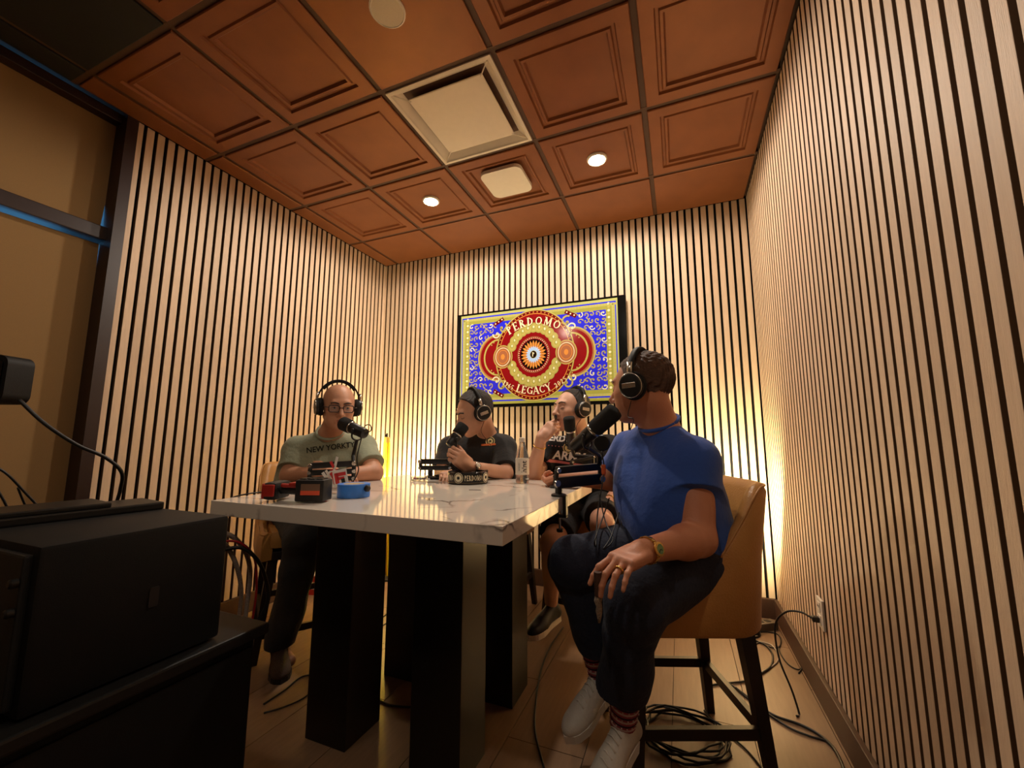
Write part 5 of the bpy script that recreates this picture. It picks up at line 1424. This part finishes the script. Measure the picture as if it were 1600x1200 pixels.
cr.build('red_letter_mark', M['tag_red'], tg)
card(.040, -.028, .016, .020, .18, M['print_black'], 'fine_print', .0135)
for k in range(7):
    a = (r_.uniform(-.045, .0), r_.uniform(-.03, .05)); 
    card(a[0], a[1], .012, r_.uniform(.06, .085), r_.uniform(-.5, .7), M['paper'] if k % 3 else M['tag_red'], 'strip', r_.uniform(-.02, .005), r_.uniform(-.5, .5))
for k in range(4):
    pts = [fx*(.03*math.cos(a)-.012+.004*k)+fy*(.032*math.sin(a)-.018)+fz_*(-.01+.006*k) for a in [2*PI*j/16 for j in range(17)]]
    MB().tube(pts, .0018, 6, cap=False).build('zip_tie', M['paper'], tg, smooth=True)
# small items at the far edge
p = tableat(652, 752)
o = thing('glass_dish', 'small rectangular clear dish with coloured sweets by the far table edge', 'dish', (p.x, p.y+.02, TZ+.001), .2)
MB().box((0, 0, .004), (.075, .04, .008), bev=.003).build('dish_base', M['pet'], o)
for s_ in (-1, 1):
    MB().box((0, s_*.020, .012), (.078, .004, .022), bev=.001).build('dish_side', M['pet'], o)
    MB().box((s_*.037, 0, .012), (.004, .04, .022), bev=.001).build('dish_side', M['pet'], o)
for k, cc in enumerate(((190, 60, 90), (210, 180, 70), (200, 200, 190), (150, 90, 60))):
    MB().box((-.026+.017*k, .0, .013), (.013, .022, .010), rot=Matrix.Rotation(.3*k, 3, 'Z'), bev=.003).build('sweet', mat('sweet_colour', sg(*cc), .4), o)
p = tableat(680, 750)
pm_ = thing('folded_pouch', 'black folded leather pouch between the glass dish and the ashtray', 'pouch', (p.x+.01, p.y+.05, TZ+.001), .3)
MB().box((0, 0, .007), (.12, .07, .014), bev=.005).build('lower_flap', M['blackmatte'], pm_, smooth=35)
MB().box((.01, .01, .019), (.09, .055, .012), bev=.005).build('upper_flap', M['blackmatte'], pm_, smooth=35)
o = MB().box(tuple(tableat(742, 766)+Vector((0, 0, .0015))), (.055, .0025, .002), rot=Matrix.Rotation(.30, 3, 'Z')).build('toothpick', mat('dark_stick', sg(70, 58, 50), .6)); tag(o, 'dark thin stick lying on the marble in front of the ashtray', 'stick')

# ------------------------------------------------------------------ floor-standing and wall things
def floorat(u, v, z=0):
    dd = at(u, v, 1)-CAMPOS; return CAMPOS+dd*((z-CAMPOS.z)/dd.z)
# wet floor sign seen edge-on
M['sign_yellow'] = mat('safety_yellow', sg(238, 204, 20), .45); 
ps = floorat(596, 897)
sg_ = thing('wet_floor_sign', 'folding yellow caution sign standing on the floor behind the man in green', 'sign', (ps.x, ps.y, 0))
ang = math.atan2(ps.y-CAMPOS.y, ps.x-CAMPOS.x)
zt = (onp(592, 683, y=ps.y)).z
wd = Vector((math.cos(ang+.10), math.sin(ang+.10), 0)); nn_ = Vector((-wd.y, wd.x, 0))
for q in (-1, 1):
    vs = []; 
    for zz, hw_, off_ in ((.0, .14, .035), (zt-.05, .10, .012), (zt, .07, .009)):
        for th in (-.006, .006):
            for e in (-1, 1): vs.append(tuple(wd*(e*hw_+.0)+nn_*(q*off_+th)+Vector((0, 0, zz))))
    fs = [(0, 1, 3, 2), (8, 10, 11, 9)]
    for k in (0, 4): fs += [(k, k+4, k+5, k+1), (k+2, k+3, k+7, k+6), (k, k+2, k+6, k+4), (k+1, k+5, k+7, k+3)]
    bo = MB().add(vs, fs).build('sign_board', M['sign_yellow'], sg_)
    MB().box(wd*.0+nn_*q*.033+Vector((0, 0, zt*.45)), (.12, .003, .16), rot=Matrix.Rotation(math.atan2(wd.y, wd.x), 3, 'Z')).build('warning_mark', M['black'], bo)
MB().tube([wd*.0+Vector((0, 0, zt-.01)), wd*.0+Vector((0, 0, zt+.03)), wd*.10+Vector((0, 0, zt+.03)), wd*.10+Vector((0, 0, zt-.01))], .006, 8).build('handle', M['black'], sg_)
MB().tube([wd*-.04-nn_*.06+Vector((0, 0, zt*.28)), wd*-.04+nn_*.06+Vector((0, 0, zt*.28))], .006, 8).build('brace', M['black'], sg_)
# red carton
pc = floorat(492, 960); pc = Vector((-.28, -.25, 0))
pc = floorat(490, 925)
o = thing('carton', 'small red and white carton on the floor under the green-shirted man', 'box', (pc.x, pc.y, 0), .3)
hz = .13
MB().box((0, 0, hz/2), (.16, .12, hz), bev=.002).build('carton_body', mat('red_carton', sg(190, 36, 28), .5), o)
MB().box((0, -.0605, hz*.5), (.12, .002, .05)).build('carton_label', M['paper'], o)
MB().box((0, 0, hz+.004), (.162, .122, .006)).build('carton_lid', M['paper'], o)
# wall outlet
ot = thing('wall_outlet', 'white wall outlet plate low on the slatted right wall', 'outlet', (XR-.002, onp(1281, 958, x=XR-.006).y, onp(1281, 958, x=XR-.006).z))
MB().box((0, 0, 0), (.010, .078, .122), bev=.003).build('cover_plate', M['white'], ot)
for z_ in (-.026, .026):
    f_ = MB().box((-.006, 0, z_), (.004, .034, .040), bev=.002).build('socket', M['white'], ot)
    for y_ in (-.008, .008): MB().box((-.0085, y_, z_+.004), (.001, .003, .010)).build('slot', M['black'], f_)
po = ot.location+Vector((-.010, 0, -.026))
pg = thing('power_plug_cord', 'black power cord plugged into the wall outlet and dropping to the floor', 'cord', tuple(po))
MB().box((-.012, 0, 0), (.026, .026, .022), bev=.005).build('plug', M['rubber'], pg)
MB().tube(spline([(-.02, 0, 0), (-.06, .03, .01), (-.11, .06, -.01), (-.15, .08, -.08), (-.15, .05, -.20), (-.12, .0, -.30), (-.105, -.03, -.375), (-.12, -.06, -po.z+.006)], 6), .0042, 8).build('cord', M['rubber'], pg, smooth=True)
# power strip in the corner and coils of cable
p = floorat(1178, 985)
ps_ = thing('power_strip', 'grey power strip on the floor in the right back corner', 'power strip', (p.x, p.y, 0), math.radians(35))
MB().box((0, 0, .022), (.30, .06, .044), bev=.006).build('housing', mat('grey_strip', sg(110, 100, 88), .5), ps_, smooth=35)
for k in range(5): MB().box((-.10+.05*k, 0, .045), (.03, .03, .003), bev=.001).build('socket', M['black'], ps_)
def floor_cable(name, pix, r, m, label, group=None, z=None):
    return cable(name, [floorat(u, v, r+.001)+Vector((0, 0, (zz if z else 0))) for (u, v), zz in zip(pix, z or [0]*len(pix))], r, m, label, 'cable', group)
floor_cable('floor_cable', [(1168, 1000), (1190, 1003), (1208, 1010), (1216, 1030), (1200, 1045), (1180, 1052), (1160, 1050)], .0035, M['offwhite_cable'], 'pale cable curling beside the right back leg of the front stool')
floor_cable('floor_cable', [(1165, 985), (1180, 1000), (1196, 1008), (1207, 1022), (1205, 1040), (1190, 1052), (1172, 1063), (1130, 1068), (1100, 1072)], .0045, M['rubber'], 'dark cable sweeping from the corner round behind the front stool')
floor_cable('floor_cable', [(1172, 993), (1192, 987), (1213, 990), (1220, 1000), (1216, 1012), (1200, 1010), (1186, 1004), (1176, 1012)], .0035, M['rubber'], 'dark cable looped in front of the power strip')
floor_cable('floor_cable', [(1216, 1010), (1220, 1022), (1232, 1038), (1247, 1046), (1254, 1042), (1248, 1052)], .003, M['rubber'], 'short thin cable running to the foot of the right wall')
floor_cable('floor_cable', [(1150, 1075), (1180, 1098), (1210, 1118), (1250, 1132), (1280, 1148), (1303, 1170), (1318, 1200), (1325, 1230)], .0055, M['rubber'], 'thick dark cable snaking across the floor by the right wall')
floor_cable('floor_cable', [(1140, 1068), (1185, 1104), (1230, 1135), (1265, 1150), (1295, 1160), (1312, 1186), (1320, 1215)], .004, M['rubber'], 'thinner dark cable running beside the thick one by the right wall')
# coil under the stool
for j, (cx, cy, lb) in enumerate(((1065, 1150, 'coil of black cable on the floor beneath the front stool'),)):
    c = floorat(cx, cy, .005); pts = []
    for k in range(150):
        a = k*2*PI/25; rr = .15+.018*math.sin(k*.37)+.012*math.sin(k*1.1)
        pts.append((c.x+rr*math.cos(a)*1.0, c.y+rr*.85*math.sin(a), .006+.006*(k//25)+.002*math.sin(k)))
    o = MB().tube(pts, .0042, 6).build('cable_coil', M['rubber'], smooth=True); tag(o, lb, 'cable')
floor_cable('floor_cable', [(1100, 1110), (1130, 1140), (1165, 1170), (1190, 1200), (1200, 1220)], .003, M['rubber'], 'thin cable crossing diagonally under the front stool')
floor_cable('floor_cable', [(880, 980), (860, 1010), (846, 1045), (838, 1090), (836, 1140), (850, 1200)], .004, M['rubber'], 'dark cable trailing down the floor between the table and the shoes', z=[0]*6)
floor_cable('floor_cable', [(588, 1090), (605, 1100), (630, 1104), (665, 1104), (700, 1100), (735, 1108)], .004, M['rubber'], 'dark cable across the floor between the front table legs')
floor_cable('floor_cable', [(412, 1100), (445, 1078), (470, 1058), (500, 1050), (560, 1020), (595, 968), (615, 952)], .0035, M['rubber'], 'dark cable running from the equipment cabinet towards the back under the table')
floor_cable('floor_cable', [(412, 1114), (445, 1104), (475, 1090), (500, 1068), (540, 1040), (590, 985), (615, 965)], .003, M['rubber'], 'second thinner cable running beside it under the table')
# braided cables behind the loudspeaker
M['braid'] = mat('braided_sleeve', sg(196, 178, 164), .7, scale=380, var=.5, bump=.8, bscale=380)
M['red_cable'] = mat('red_cable', sg(170, 28, 34), .4)
gcab = 'cables arching out behind the loudspeaker'
cable('braided_cable', [at(325, 828, 1.50), at(345, 831, 1.52), at(368, 842, 1.56), at(385, 866, 1.6), at(391, 895, 1.62), at(388, 930, 1.63), at(384, 960, 1.62), at(378, 995, 1.6)], .0085, M['braid'], 'outermost thick grey braided cable arching down behind the loudspeaker', 'cable', gcab)
cable('braided_cable', [at(322, 840, 1.50), at(345, 845, 1.52), at(362, 866, 1.55), at(374, 900, 1.58), at(377, 935, 1.6), at(372, 970, 1.6), at(368, 995, 1.6)], .008, M['braid'], 'inner thick grey braided cable dropping behind the loudspeaker', 'cable', gcab)
cable('red_cable', [at(322, 850, 1.49), at(345, 846, 1.51), at(372, 847, 1.54), at(392, 862, 1.57), at(400, 885, 1.6), at(400, 930, 1.6), at(392, 985, 1.6)], .0042, M['red_cable'], 'thin red cable arching over the braided cables behind the loudspeaker', 'cable', gcab)
cable('black_cable', [at(318, 864, 1.50), at(345, 860, 1.52), at(378, 856, 1.55), at(402, 875, 1.58), at(415, 905, 1.62), at(418, 940, 1.62), at(400, 975, 1.6)], .007, M['rubber'], 'stiff black cable curving out furthest right behind the loudspeaker', 'cable', gcab)

# repeats share a group
for _c, _g in (('boom_microphone', 'boom microphones round the table'), ('headphones', 'headphones worn by the four men'), ('floor_cable', 'cables lying on the floor'),
               ('ceiling_light', 'recessed ceiling downlights'), ('wristwatch', 'wristwatches'), ('cigar', 'cigars'), ('person', 'men recording at the table'),
               ('thin_cable', 'thin cables at the left edge'), ('microphone_cable', 'microphone cables'), ('floor_uplight', 'corner uplighters'), ('braided_cable', 'cables arching out behind the loudspeaker')):
    for o in list(C.objects):
        if o.parent is None and o.name.split('.')[0] == _c and 'label' in o: o['group'] = _g
